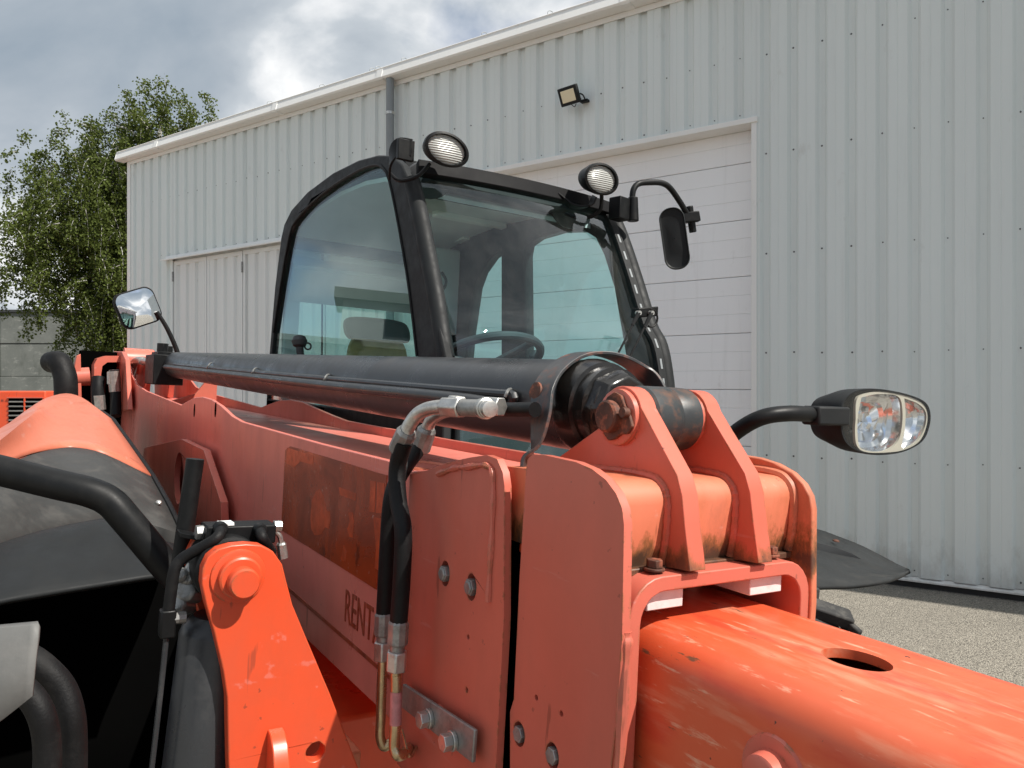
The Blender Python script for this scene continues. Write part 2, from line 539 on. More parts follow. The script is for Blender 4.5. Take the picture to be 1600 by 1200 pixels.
t = NT('mirror_glass'); M['mirror'] = t.set(Base_Color=(0.86, 0.88, 0.9), Metallic=1.0, Roughness=0.01)
t = NT('chrome_reflector'); M['chrome'] = t.set(Base_Color=(0.85, 0.86, 0.87), Metallic=1.0, Roughness=0.13)
t = NT('lamp_lens'); 
wv = t.n('ShaderNodeTexWave', wave_type='BANDS', bands_direction='Z'); wv.inputs['Scale'].default_value = 42
t.l(t.tc.outputs['Object'], wv.inputs[0])
t.bump(wv.outputs[1], 0.6, 0.003)
M['lens'] = t.set(Base_Color=(0.42, 0.43, 0.41), Metallic=0.0, Roughness=0.25)

# extension boom: worn orange with scratches running along the boom
t = NT('scratched_orange_boom_paint')
c = t.mix(t.rng(t.noise(3.0, 6, 0.6), 0.35, 0.7), (0.60, 0.080, 0.026), (0.63, 0.130, 0.055))
st = t.noise(9, 6, 0.62, t.coord((2.2, 0.35, 2.2)))
c = t.mix(t.rng(st, 0.52, 0.64, 0, 0.65), c, (0.66, 0.27, 0.16))
red = t.noise(7, 5, 0.6, t.coord((2.0, 0.5, 2.0), loc=(4, 1, 7)))
c = t.mix(t.rng(red, 0.56, 0.66, 0, 0.7), c, (0.55, 0.055, 0.025))
sc1 = t.noise(38, 6, 0.66, t.coord((1.6, 0.26, 1.6), rot=(0, 0, 0.06)))
c = t.mix(t.rng(sc1, 0.60, 0.68, 0, 0.65), c, (0.72, 0.42, 0.28))
sc2 = t.noise(36, 6, 0.66, t.coord((1.5, 0.22, 1.5), rot=(0, 0, -0.03), loc=(5, 0, 3)))
c = t.mix(t.rng(sc2, 0.645, 0.67, 0, 0.9), c, (0.12, 0.065, 0.035))
# swirling scuffs along the left shoulder
sw = t.noise(11, 2, 0.5, t.coord((2.5, 1.2, 2.5), rot=(0, 0, 0.5)), 2.4)
ln = t.math('ABSOLUTE', t.math('SUBTRACT', sw, 0.5), 0)
sx_ = t.n('ShaderNodeSeparateXYZ'); t.l(t.tc.outputs['Object'], sx_.inputs[0])
zone = t.math('MULTIPLY', t.rng(sx_.outputs[0], -0.20, -0.245), t.rng(t.noise(5, 3, 0.5), 0.44, 0.56))
pits = t.noise(60, 3, 0.5)
c = t.mix(t.rng(pits, 0.74, 0.76), c, (0.06, 0.03, 0.02))
t.bump(t.noise(18, 6, 0.6), 0.08, 0.003)
M['boom'] = t.set(Base_Color=c, Roughness=t.rng(st, 0.3, 0.7, 0.30, 0.48))

# darker unfaded patch where a big sticker came off
t = NT('sticker_residue')
w = t.noise(4.6, 7, 0.62, t.coord((1, 1.0, 1.0)), 0.8)
c = t.mix(t.rng(w, 0.36, 0.62), (0.40, 0.060, 0.018), (0.18, 0.034, 0.015))
wv = t.noise(7, 2, 0.5, t.coord((1, 1.0, 1.6)), 1.8)
fold = t.math('ABSOLUTE', t.math('SINE', t.math('MULTIPLY', wv, 34.0), 0), 0)
c = t.mix(t.rng(fold, 0.30, 0.04, 0, 0.45), c, (0.30, 0.06, 0.025))
sp = t.noise(75, 4, 0.6, t.coord((1, 1.4, 0.7)))
c = t.mix(t.rng(sp, 0.685, 0.71, 0, 0.8), c, (0.62, 0.40, 0.34))
sp2 = t.noise(13, 6, 0.65, t.coord((1, 1.2, 1), loc=(0, 3, 1)))
c = t.mix(t.rng(sp2, 0.62, 0.66, 0, 0.6), c, (0.09, 0.02, 0.01))
M['residue'] = t.set(Base_Color=c, Roughness=t.rng(w, 0.4, 0.6, 0.22, 0.4))
M['unfaded'] = simple('unfaded_orange_paint', (0.50, 0.070, 0.018), 0.28, 0, 0.3, 20, 0, 100, ((0.20, 0.04, 0.015), 0.6))
M['ghost'] = simple('old_sticker_outline', (0.30, 0.05, 0.02), 0.35, 0, 0.5, 14, 0, 100, ((0.55, 0.2, 0.13), 0.5))

# warehouse
def cladmat(name, col, rough=0.5, streak=0.08):
    t = NT(name)
    s1 = t.noise(1.2, 6, 0.6, t.coord((1.0, 1.0, 0.12)))
    c = t.mix(t.rng(s1, 0.35, 0.7), col, tuple(a * (1 - streak) for a in col))
    sb = t.n('ShaderNodeSeparateXYZ'); t.l(t.tc.outputs['Object'], sb.inputs[0])
    kb = t.math('ADD', t.rng(sb.outputs[2], 0.55, 0.05, 0, 0.35), t.noise(5, 8, 0.7, t.coord((1, 1, 0.5), loc=(1, 2, 3))))
    c = t.mix(t.rng(kb, 0.62, 0.95, 0, 0.6), c, (0.30, 0.28, 0.24))
    s2 = t.noise(14, 6, 0.65, t.coord((1, 1, 0.06), loc=(3, 3, 0)))
    c = t.mix(t.rng(s2, 0.56, 0.78, 0, 0.14), c, (0.36, 0.36, 0.34))
    t.bump(t.noise(3.0, 2, 0.5, t.coord((1, 1, 0.3))), 0.06, 0.02)
    return t.set(Base_Color=c, Roughness=rough)
M['clad'] = cladmat('white_sheet_cladding', (0.715, 0.765, 0.755))
M['clad_door'] = cladmat('white_painted_door_sheet', (0.76, 0.77, 0.76))
M['trimwhite'] = cladmat('white_metal_trim', (0.82, 0.82, 0.80), 0.45, 0.05)
M['doorpanel'] = cladmat('white_sectional_door_panel', (0.87, 0.885, 0.90), 0.5, 0.03)
M['pipe'] = simple('grey_downpipe', (0.22, 0.24, 0.25), 0.45, 0, 0.06, 4)
M['darkgap'] = simple('dark_plinth', (0.03, 0.03, 0.03), 0.8, 0, 0.2, 4)
# concrete boundary wall
t = NT('weathered_concrete_panel')
c = t.mix(t.rng(t.noise(1.1, 8, 0.65), 0.3, 0.7), (0.115, 0.125, 0.115), (0.185, 0.195, 0.18))
g = t.noise(3.5, 9, 0.7, t.coord((1, 1, 2.2), loc=(2, 2, 2)))
c = t.mix(t.rng(g, 0.55, 0.72, 0, 0.75), c, (0.34, 0.345, 0.32))
g = t.noise(2.5, 8, 0.7, t.coord((1, 1, 0.4), loc=(8, 2, 2)))
c = t.mix(t.rng(g, 0.55, 0.75, 0, 0.7), c, (0.06, 0.065, 0.055))
t.bump(t.noise(30, 6, 0.7), 0.4, 0.01)
M['concrete'] = t.set(Base_Color=c, Roughness=0.9)
# asphalt with pale aggregate
t = NT('pale_gravelly_asphalt')
vo = t.n('ShaderNodeTexVoronoi'); vo.inputs['Scale'].default_value = 125
t.l(t.tc.outputs['Object'], vo.inputs['Vector'])
sepc = t.n('ShaderNodeSeparateColor'); t.l(vo.outputs['Color'], sepc.inputs[0])
c = t.mix(sepc.outputs[0], (0.22, 0.20, 0.165), (0.46, 0.42, 0.35))
c = t.mix(t.rng(vo.outputs['Distance'], 0.45, 0.75), c, (0.09, 0.082, 0.068))
c = t.mix(t.rng(t.noise(0.7, 8, 0.65), 0.35, 0.7, 0, 0.35), c, (0.23, 0.21, 0.175))
c = t.mix(t.rng(t.noise(28, 5, 0.6), 0.64, 0.72, 0, 0.8), c, (0.62, 0.58, 0.50))
c = t.mix(t.rng(t.noise(0.35, 7, 0.7, t.coord(loc=(4, 7, 0))), 0.48, 0.66, 0, 0.4), c, (0.14, 0.128, 0.108))
t.bump(t.math('SUBTRACT', 1.0, vo.outputs['Distance']), 0.7, 0.012)
M['asphalt'] = t.set(Base_Color=c, Roughness=0.92)

# ------------------------------------------------------------------ ground
g = MB().grid([[(x, y, 0) for x in (-900, -60, -25, 0, 25, 60, 900)] for y in (-900, -60, -25, 0, 25, 60, 900)])
go = g.build('ground', M['asphalt'], None, org=Vector((0, 0, 0)))
go['kind'] = 'structure'

# ------------------------------------------------------------------ warehouse (local: s along the wall, n out of it, z up)
WP0 = Vector((4.08, 6.12))
def wall_obj_frame(o):
    o.matrix_world = Matrix(((-WALL_D.x, -WALL_N.x, 0, WP0.x), (-WALL_D.y, -WALL_N.y, 0, WP0.y), (0, 0, 1, 0), (0, 0, 0, 1)))
# local x = -s (to the right), local y = into the building, z up
ZERO = Vector((0, 0, 0))
ware = empty('warehouse')
tag(ware, 'white corrugated sheet metal warehouse with sectional door and gutter behind the telehandler', 'building')
wall_obj_frame(ware)
S_END, S_RIGHT = 12.96, -7.0
EAVE = 5.62
DOOR = (2.11, 5.83, 4.27)          # s0, s1, top
FOLD = (8.05, 11.65, 3.79)
PITCH, DEEP = 0.25, 0.034
def rib_profile(s0, s1):
    """(s, out) points of the trapezoidal sheet between s0 and s1"""
    out = []
    k0 = math.floor(s0 / PITCH) - 1
    k1 = math.ceil(s1 / PITCH) + 1
    pts = []
    for k in range(k0, k1 + 1):
        b = k * PITCH
        pts += [(b + 0.0, 0.0), (b + 0.052, 0.0), (b + 0.078, DEEP), (b + 0.150, DEEP), (b + 0.155, DEEP - 0.003), (b + 0.160, DEEP), (b + 0.224, DEEP)]
    pts = [p for p in pts]
    def at(s):
        for (a, x), (b, y) in zip(pts, pts[1:]):
            if a <= s <= b:
                return x + (y - x) * (s - a) / max(1e-9, b - a)
        return 0.0
    out = [(s0, at(s0))] + [p for p in pts if s0 < p[0] < s1] + [(s1, at(s1))]
    return out
def sheet(s0, s1, z0, z1, base=0.0):
    pr = rib_profile(s0, s1)
    m = MB()
    m.grid([[(-s, -(o + base), z0) for s, o in pr], [(-s, -(o + base), z1) for s, o in pr]])
    m.grid([[(-s, -(o + base) + 0.004, z0) for s, o in pr], [(-s, -(o + base) + 0.004, z1) for s, o in pr]])
    return m
cuts = []
s = S_RIGHT
edges = sorted(set([S_RIGHT, S_END, DOOR[0], DOOR[1], FOLD[0], FOLD[1]]))
for a, b in zip(edges, edges[1:]):
    n = max(1, round((b - a) / 1.0))
    # sheet joints fall in the valleys
    js = [a] + [round((a + (b - a) * k / n) / PITCH) * PITCH + 0.026 for k in range(1, n)] + [b]
    cuts += list(zip(js, js[1:]))
for a, b in cuts:
    mid = (a + b) / 2
    z0 = 0.09
    if DOOR[0] < mid < DOOR[1]:
        z0 = DOOR[2]
    if FOLD[0] < mid < FOLD[1]:
        z0 = FOLD[2] + 0.06
    sheet(a, b, z0, EAVE, 0.002 * (len(ware.children) % 2)).build('cladding_panel', M['clad'], ware, org=ZERO, angle=20, fix=False)
# screws in rows, one in each valley
scm = MB()
for z in (0.14, 1.06, 2.02, 2.96, 3.91, 4.86):
    k = math.floor(S_RIGHT / PITCH)
    while k * PITCH < S_END - 0.3:
        sx = k * PITCH + 0.026 + random.uniform(-.004, .004); k += 1
        if DOOR[0] - 0.03 < sx < DOOR[1] + 0.03 and z < DOOR[2] + .05: continue
        if FOLD[0] - 0.03 < sx < FOLD[1] + 0.03 and z < FOLD[2] + .1: continue
        if sx < S_RIGHT: continue
        zz = z + random.uniform(-.012, .012)
        scm.lathe((-sx, 0.002, zz), (0, -1, 0), [(0, 0.009), (0.003, 0.009), (0.0035, 0.006), (0.009, 0.0055)], 8)
k = math.floor(DOOR[0] / PITCH)
while k * PITCH < DOOR[1]:
    sx = k * PITCH + 0.026; k += 1
    if sx > DOOR[0]:
        scm.lathe((-sx, 0.002, DOOR[2] + 0.05), (0, -1, 0), [(0, 0.009), (0.003, 0.009), (0.0035, 0.006), (0.009, 0.0055)], 8)
so = scm.build('screw_rows', M['screw'], ware, org=ZERO); so['kind'] = 'stuff'
# inner shell, end walls and roof
m = MB()
m.box(-S_END + 0.03, -FOLD[1], 0.012, 0.10, 0.0, EAVE)
m.box(-FOLD[1], -FOLD[0], 0.012, 0.10, FOLD[2], EAVE)
m.box(-FOLD[0], -DOOR[1], 0.012, 0.10, 0.0, EAVE)
m.box(-DOOR[1], -DOOR[0], 0.012, 0.10, DOOR[2], EAVE)
m.box(-DOOR[0], -S_RIGHT, 0.012, 0.10, 0.0, EAVE)
m.box(-S_END + 0.03, -S_END + 0.13, 0.10, 14, 0.0, EAVE)
m.box(-S_RIGHT - 0.1, -S_RIGHT, 0.10, 14, 0.0, EAVE)
m.box(-S_END + .13, -S_RIGHT - .1, 13.9, 14, 0.0, EAVE)
m.build('inner_wall', M['clad_door'], ware, org=ZERO)
MB().box(-S_END + 0.02, -DOOR[1], -0.012, 0.011, 0.0, 0.085).box(-DOOR[0], -S_RIGHT, -0.012, 0.011, 0.0, 0.085).build('plinth', M['darkgap'], ware, org=ZERO)
MB().grid([[(-S_END, -0.06, EAVE + 0.10), (-S_RIGHT, -0.06, EAVE + 0.10)], [(-S_END, 7, EAVE + 0.9), (-S_RIGHT, 7, EAVE + 0.9)], [(-S_END, 14, EAVE + 0.1), (-S_RIGHT, 14, EAVE + 0.1)]]).build('roof', M['trimwhite'], ware, org=ZERO, solid=0.06)
# base drip flashing
MB().plate([(-0.006, 0.075), (-0.055, 0.055), (-0.055, 0.068), (-0.010, 0.089)], 'x', -DOOR[0] + 0.06, -S_RIGHT).build('base_flashing', M['trimwhite'], ware, org=ZERO)
# corner trim
MB().box(-S_END - 0.045, -S_END + 0.05, -0.050, -0.036, 0.05, EAVE).box(-S_END - 0.045, -S_END - 0.031, -0.036, 0.12, 0.05, EAVE).build('corner_trim', M['trimwhite'], ware, org=ZERO, bevel=0.003)
# gutter: boxed profile with a rolled front edge, trim below
gp = [(-0.045, EAVE + 0.16), (-0.045, EAVE + 0.015), (-0.19, EAVE + 0.02), (-0.205, EAVE + 0.04), (-0.172, EAVE + 0.150), (-0.178, EAVE + 0.168), (-0.166, EAVE + 0.178), (-0.152, EAVE + 0.168), (-0.178, EAVE + 0.06), (-0.170, EAVE + 0.04), (-0.065, EAVE + 0.035), (-0.065, EAVE + 0.16)]
gut = MB().plate(gp, 'x', -S_END - 0.16, -S_RIGHT + 0.1).build('gutter', M['trimwhite'], ware, org=ZERO)
MB().plate([(-0.046, EAVE + 0.014), (-0.19, EAVE + 0.018), (-0.207, EAVE + 0.04), (-0.172, EAVE + 0.17), (-0.046, EAVE + 0.17)], 'x', -S_END - 0.165, -S_END - 0.158).build('end_cap', M['trimwhite'], gut, org=ZERO)
for sj in (11.9, 8.9, 6.85, 3.4, 0.5):
    MB().plate([(-0.044, EAVE + 0.006), (-0.192, EAVE + 0.012), (-0.210, EAVE + 0.039), (-0.180, EAVE + 0.15), (-0.174, EAVE + 0.148), (-0.200, EAVE + 0.042), (-0.188, EAVE + 0.024), (-0.046, EAVE + 0.018)], 'x', -sj - 0.05, -sj + 0.05).build('joint_sleeve', M['trimwhite'], gut, org=ZERO)
MB().box(-S_END - 0.03, -S_RIGHT, -0.052, -0.038, EAVE - 0.045, EAVE + 0.012).build('eave_trim', M['trimwhite'], ware, org=ZERO, bevel=0.003)
for sj in (2.6, 3.55, 4.35, 5.25, 6.5, 6.95, 7.05, 8.0, 9.1, 10.4):
    MB().tube([(-sj, -0.16, EAVE + 0.17), (-sj, -0.15, EAVE + 0.215), (-sj + .01, -0.11, EAVE + 0.235), (-sj + .02, -0.08, EAVE + 0.22), (-sj + .015, -0.085, EAVE + 0.17)], 0.0045, 6).build('gutter_hook', M['pipe'], gut, org=ZERO)
# downpipe
dp = MB()
dp.tube([(-6.72, -0.13, EAVE + 0.03), (-6.72, -0.13, EAVE - 0.04), (-6.72, -0.13, 4.0), (-6.72, -0.13, 0.15)], 0.052, 14, smooth=False)
dpo = dp.build('downpipe', M['pipe'], ware, org=ZERO)
MB().lathe((-6.72, -0.13, 5.18), (0, 0, 1), [(0, 0.057), (0.035, 0.057)], 14).build('pipe_clip', M['steel'], dpo, org=ZERO)
MB().lathe((-6.72, -0.13, 2.9), (0, 0, 1), [(0, 0.057), (0.035, 0.057)], 14).build('pipe_clip', M['steel'], dpo, org=ZERO)
# sectional door
dr = MB().box(-DOOR[1], -DOOR[0], 0.19, 0.21, 0.0, DOOR[2]).build('sectional_door', M['doorpanel'], ware, org=ZERO)
MB().box(-DOOR[0] - 0.045, -DOOR[0] + 0.006, -0.048, 0.20, 0.0, DOOR[2] + 0.005).build('door_jamb', M['trimwhite'], dr, org=ZERO, bevel=0.004)
MB().box(-DOOR[1] - 0.012, -DOOR[1] + 0.07, -0.048, 0.20, 0.0, DOOR[2] + 0.005).build('door_jamb', M['trimwhite'], dr, org=ZERO, bevel=0.004)
MB().box(-DOOR[1] - 0.012, -DOOR[0] + 0.014, -0.062, 0.20, DOOR[2] - 0.055, DOOR[2] - 0.003).build('door_lintel', M['trimwhite'], dr, org=ZERO, bevel=0.004)
PH = 0.555
z = 0.02
while z < DOOR[2] - 0.06:
    z1 = min(z + PH - 0.005, DOOR[2] - 0.056)
    prof = [(0.188, z), (0.155, z), (0.150, z + 0.005)]
    for q in (PH / 3, 2 * PH / 3):
        if z + q + 0.02 < z1:
            prof += [(0.150, z + q - 0.004), (0.1555, z + q - 0.001), (0.1555, z + q + 0.001), (0.150, z + q + 0.004)]
    prof += [(0.150, z1 - 0.005), (0.155, z1), (0.188, z1)]
    MB().plate(prof, 'x', -DOOR[1] + 0.072, -DOOR[0] - 0.047).build('door_panel', M['doorpanel'], dr, org=ZERO, angle=20)
    z += PH
# folding door of ribbed leaves
fd = MB().box(-FOLD[1], -FOLD[0], 0.03, 0.06, 0.0, FOLD[2]).build('folding_door', M['clad_door'], ware, org=ZERO)
lw = (FOLD[1] - FOLD[0]) / 4
for i in range(4):
    a, b = FOLD[1] - lw * i - 0.008, FOLD[1] - lw * (i + 1) + 0.008
    lf = MB()
    lf.box(-a, -b, -0.020, 0.028, 0.06, 0.14).box(-a, -b, -0.020, 0.028, FOLD[2] - 0.075, FOLD[2] - 0.01)
    lf.box(-a, -a + 0.05, -0.020, 0.028, 0.14, FOLD[2] - 0.075).box(-b - 0.05, -b, -0.020, 0.028, 0.14, FOLD[2] - 0.075)
    leaf = lf.build('door_leaf', M['clad_door'], fd, org=ZERO, bevel=0.003)
    sheet(b + 0.05, a - 0.05, 0.14, FOLD[2] - 0.075, -0.022).build('ribbed_sheet', M['clad_door'], leaf, org=ZERO, angle=20, fix=False)
for sj in (FOLD[1] + 0.01, FOLD[1] - 2 * lw):
    for zz in (3.45, 2.0):
        MB().cyl((-sj, -0.03, zz), (-sj, -0.03, zz + 0.16), 0.014, seg=8).build('hinge', M['dull_steel'], fd, org=ZERO)
MB().plate([(-0.036, FOLD[2] + 0.09), (-0.036, FOLD[2] + 0.02), (-0.14, FOLD[2] + 0.0), (-0.14, FOLD[2] + 0.022), (-0.05, FOLD[2] + 0.055)], 'x', -FOLD[1] - 0.2, -FOLD[0] + 0.2).build('rain_flashing', M['trimwhite'], fd, org=ZERO)
MB().box(-FOLD[1] - 0.06, -FOLD[1] - 0.002, -0.03, 0.05, 0, FOLD[2]).build('door_post', M['trimwhite'], fd, org=ZERO, bevel=0.003)

# floodlight on the wall
def wall_world(s_, n_, z_):
    q = WP0 + WALL_D * s_ + WALL_N * n_
    return Vector((q.x, q.y, z_))
fl = empty('floodlight')
fl.matrix_world = ware.matrix_world @ Matrix.Translation((-4.0, -0.036, 4.79))
tag(fl, 'small black square floodlight with pale lens on the warehouse wall above the sectional door', 'floodlight')
tl = R(28)
fx, fy, fz = Vector((math.cos(R(24)), -math.sin(R(24)), 0)), None, None
ff = Vector((-0.12, -0.88, -0.42)).normalized()      # lens direction
fx = ff.cross(Vector((0, 0, 1))).normalized() * -1
fz = fx.cross(ff) * -1
if fz.z < 0: fz = -fz
fc = Vector((-0.05, -0.17, 0.04))
MB().obox(fc, fx, ff, fz, 0.125, 0.022, 0.095).build('housing', M['plastic'], fl, org=ZERO, bevel=0.01)
t = NT('floodlight_lens'); lensm = t.set(Base_Color=(0.80, 0.72, 0.52), Roughness=0.25)
MB().obox(fc + ff * 0.0235, fx, ff, fz, 0.088, 0.003, 0.062).build('lens', lensm, fl, org=ZERO, bevel=0.004)
MB().obox((0.06, -0.03, 0.0), (1, 0, 0), (0, 1, 0), (0, 0, 1), 0.045, 0.028, 0.012).tube([(0.08, -0.05, 0), (0.09, -0.12, 0.03), (0.075, -0.16, 0.04)], 0.008, 6).build('wall_bracket', M['plastic'], fl, org=ZERO)
MB().tube([fc - fz * 0.095, fc - fz * 0.125 + fx * 0.03, fc - fz * 0.10 + fx * 0.06], 0.004, 6).build('cable', M['rubber'], fl, org=ZERO)

# ------------------------------------------------------------------ telehandler
tele = empty('telehandler')
mw = Matrix((AX, AY, AZ)).transposed().to_4x4()
mw.translation = Vector((0, 0, CAMH)) + AX * ORG.x + AY * ORG.y + AZ * ORG.z
tele.matrix_world = mw
tag(tele, 'weathered orange telehandler with black glazed cab and lowered boom parked beside the warehouse', 'telehandler')
XL, XR = 0.65, 1.04                     # outer faces of the boom side plates

# ---- main boom
top = [(187, 556), (193, 549), (199, 560), (205, 585), (213, 601), (228, 611), (283, 633), (291, 628), (304, 621), (316, 620), (330, 624), (345, 634), (362, 650), (378, 659), (500, 693), (605, 719), (640, 736), (668, 734), (700, 722)]
prof = [tuple(v) for v in YZ(top, XL)]
yend = P(786, 735, x=XL).y
side = prof + [(yend + 0.01, -0.12), (yend + 0.01, -0.665), (6.3, -0.665), (6.9, -0.45)]
mb = MB().box(XL + 0.02, XR - 0.02, yend + 0.02, 6.5, -0.655, -0.166)
main = mb.build('main_boom', M['lightened'], tele, bevel=0.01)
MB().plate(side, 'x', XL, XL + 0.014).build('side_plate', M['lightened'], main, bevel=0.0025)
MB().plate([(y, z + (0.012 if y < 3 else 0)) for y, z in side], 'x', XR - 0.014, XR).build('side_plate', M['faded'], main, bevel=0.0025)
# long flanges and ribs on the top of the boom
MB().plate([(0.70, -0.164), (1.0, -0.164), (1.0, -0.02), (0.93, -0.03), (0.88, -0.10), (0.74, -0.15)], 'y', 4.9, 4.93).build('rib', M['faded'], main, bevel=0.002)
# shadowed oval hand hole collar at the boom's front top
MB().lathe((0.72, 1.46, -0.1655), (0, 0, 1), [(0, 0.10), (0.005, 0.098), (0.005, 0.09), (-0.0, 0.088)], 28, sx=0.6, caps=False).build('hole_rim', M['rusty'], main)
# slots in the cheek of the side plate
for a in ((304, 641), (337, 640)):
    c = P(*a, x=XL)
    MB().plate(circle2((c.y, c.z), 0.012, 10, 0.03), 'x', XL - 0.002, XL + 0.001).build('slot', M['void'], main)
# front end reinforcement plate
col = [(642, 741), (668, 735), (700, 723), (735, 715), (762, 711), (778, 717), (787, 738), (790, 760)]
cp = YZ(col, XL - 0.012)
z0 = -0.72
yl, yr = cp[0][0], P(780, 1150, x=XL - 0.012).y
bolts = [P(697, 896, x=XL - .012), P(738, 917, x=XL - .012)]
pins = [P(733, 995, x=XL - .012), P(731, 1078, x=XL - .012)]
outer = cp + [(yr, -0.35), (yr + 0.004, z0), (yl - 0.005, z0)]
MB().plate(outer, 'x', XL - 0.014, XL - 0.001, [circle2((b.y, b.z), 0.0165, 18, 0.0225) for b in bolts] + [circle2((b.y, b.z), 0.0045, 10) for b in pins]).build('end_plate', M['faded'], main, bevel=0.002)
MB().plate(outer, 'x', XR + 0.001, XR + 0.014).build('end_plate', M['faded'], main, bevel=0.002)
for b in bolts:
    m = MB().hexa((XL - 0.001, b.y, b.z), (XL - 0.020, b.y, b.z), 0.0145)
    m.lathe((XL - 0.020, b.y, b.z), (-1, 0, 0), [(0, 0.0125), (0.003, 0.010)], 6)
    m.build('bolt', M['dull_steel'], main, bevel=0.001)
    MB().plate(circle2((b.y, b.z), 0.0162, 18, 0.022), 'x', XL - 0.0014, XL - 0.0004).build('bolt_recess', M['rusty'], main)
# weld bead round the front edge of the plate
wp = PL([(684, 741), (700, 735), (712, 731), (728, 730), (750, 727), (762, 728), (769, 736), (771, 760), (770, 800), (768, 850), (765, 900), (763, 940)], x=XL - 0.016)
wb = []
pp = catmull(wp, 8)
bead = MB()
bead.tube(pp, lambda q: 0.0050 + 0.0007 * math.sin(q * 260) + 0.0010 * math.sin(q * 47), 7, smooth=False)
bead.build('weld_bead', M['faded'], main)
# the open end of the main boom: a black box in place of the gap's shade, and cross plates
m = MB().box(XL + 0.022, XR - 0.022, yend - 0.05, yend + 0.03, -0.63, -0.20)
m.build('end_gap_shade', M['void'], main)
a, b = P(790, 748, x=XL + 0.05), P(820, 800, x=XL + 0.05)
MB().box(XL + 0.018, XR - 0.02, yend - 0.065, yend + 0.0, -0.172, -0.150).box(XL + 0.018, XR - 0.02, yend - 0.065, yend - 0.045, -0.235, -0.172).box(XL + .018, XR - .02, yend - 0.10, yend - 0.03, -0.25, -0.235).build('end_cross_plate', M['fresh'], main, bevel=0.002)
# sticker residue, stripe, lettering
dq = [P(447, 695, x=XL), P(606, 743, x=XL), P(589, 921, x=XL), P(440, 828, x=XL)]
dpoly = []
rj = random.Random(4)
for i in range(4):
    a, b = dq[i], dq[(i + 1) % 4]
    for k in range(16):
        v = a.lerp(b, k / 16)
        jit = 0.0004
        dpoly.append((v.y + rj.uniform(-jit, jit), v.z + rj.uniform(-jit, jit)))
dpoly = dpoly[1:]
MB().plate(dpoly, 'x', XL - 0.0018, XL - 0.0004).build('sticker_residue', M['residue'], main, bevel=0.0)
q = [P(450, 916, x=XL), P(645, 1086, x=XL), P(645, 1093, x=XL), P(450, 922, x=XL)]
MB().plate([(v.y, v.z) for v in q], 'x', XL - 0.0018, XL - 0.0004).build('stripe', M['ghost'], main)
ra, rb = P(537, 969, x=XL - 0.001), P(537, 915, x=XL - 0.001)
text_mesh('lettering', 'RENTAL', (rb.z - ra.z) / 0.72, M['ghost'], main, (XL - 0.001, ra.y, ra.z), (0, -1, -0.0), (0, 0, 1), xs=0.64)
# orange shapes of the old lettering left in the residue
def ghost_poly(pts):
    return [(v.y, v.z) for v in (P(406 + a / 2.767, 656 + b / 2.767, x=XL) for a, b in pts)]
for pts in ([(245, 310), (262, 298), (280, 340), (291, 390), (305, 395), (310, 430), (300, 470), (285, 465), (270, 495), (240, 500), (225, 470), (222, 420), (228, 350)],
            [(385, 400), (405, 400), (411, 440), (405, 510), (390, 505), (382, 470), (392, 440)],
            [(482, 262), (505, 266), (500, 400), (476, 398)], [(512, 268), (542, 274), (538, 404), (507, 402)],
            [(495, 420), (540, 430), (531, 660), (500, 640), (506, 560)], [(365, 540), (380, 570), (375, 612), (355, 606)],
            [(120, 120), (235, 155), (232, 195), (180, 180), (150, 205), (118, 190)], [(345, 290), (420, 318), (418, 350), (350, 325)]):
    MB().plate(ghost_poly(pts), 'x', XL - 0.0022, XL - 0.0017).build('letter_ghost', M['unfaded'], main)
# steel bracket bar with two bolts
q = [P(632, 1068, x=XL - 0.03), P(745, 1140, x=XL - 0.03), P(741, 1192, x=XL - 0.03), P(630, 1105, x=XL - 0.03)]
br = MB().plate([(v.y, v.z) for v in q], 'x', XL - 0.034, XL - 0.027).build('pipe_bracket', M['dull_steel'], main, bevel=0.002)
for a in ((672, 1122), (709, 1157)):
    c = P(*a, x=XL - 0.034)
    MB().cyl((XL - 0.034, c.y, c.z), (XL - 0.041, c.y, c.z), 0.0165, seg=20).hexa((XL - 0.041, c.y, c.z), (XL - 0.056, c.y, c.z), 0.0145).build('bolt', M['steel'], br, bevel=0.001)
    MB().cyl((XL - 0.001, c.y, c.z), (XL - 0.027, c.y, c.z), 0.02, seg=16).build('spacer', M['faded'], br)

# ---- boom head (end of the telescoping section)
HX0, HX1 = XL, XR
YF = 0.742
hp = [(822, 735), (824, 718), (832, 710), (850, 711), (900, 722), (925, 733), (947, 750), (963, 772), (972, 795), (975, 820)]
hy = YZ(hp, HX0)
lower = YZ([(972, 1000), (962, 1140), (955, 1200)], HX0)
left = YZ([(797, 1200), (797, 1112), (803, 1092), (812, 900)], HX0)
hyb = hy + lower + [(lower[-1][0] + .01, -0.72), (left[0][0], -0.72)] + left
hb = [P(811, 1147, x=HX0), P(863, 1181, x=HX0)]
hh = [P(838, 1090, x=HX0), P(877, 1115, x=HX0)]
head = MB().plate(hyb, 'x', HX0, HX0 + 0.014, [circle2((b.y, b.z), 0.0155, 18, 0.0185) for b in hb] + [circle2((b.y, b.z), 0.0045, 10) for b in hh]).build('boom_head', M['faded'], tele, bevel=0.0025)
for b in hb:
    MB().hexa((HX0 + 0.014, b.y, b.z), (HX0 - 0.004, b.y, b.z), 0.0125).build('bolt', M['dull_steel'], head, bevel=0.001)
    MB().plate(circle2((b.y, b.z), 0.018, 16, 0.021), 'x', HX0 + 0.0145, HX0 + 0.017).build('bolt_recess', M['rusty'], head)
hyr = [(y, z + 0.004) for y, z in hyb]
MB().plate(hyr, 'x', HX1 - 0.014, HX1).build('side_plate', M['rusty'], head, bevel=0.0025)
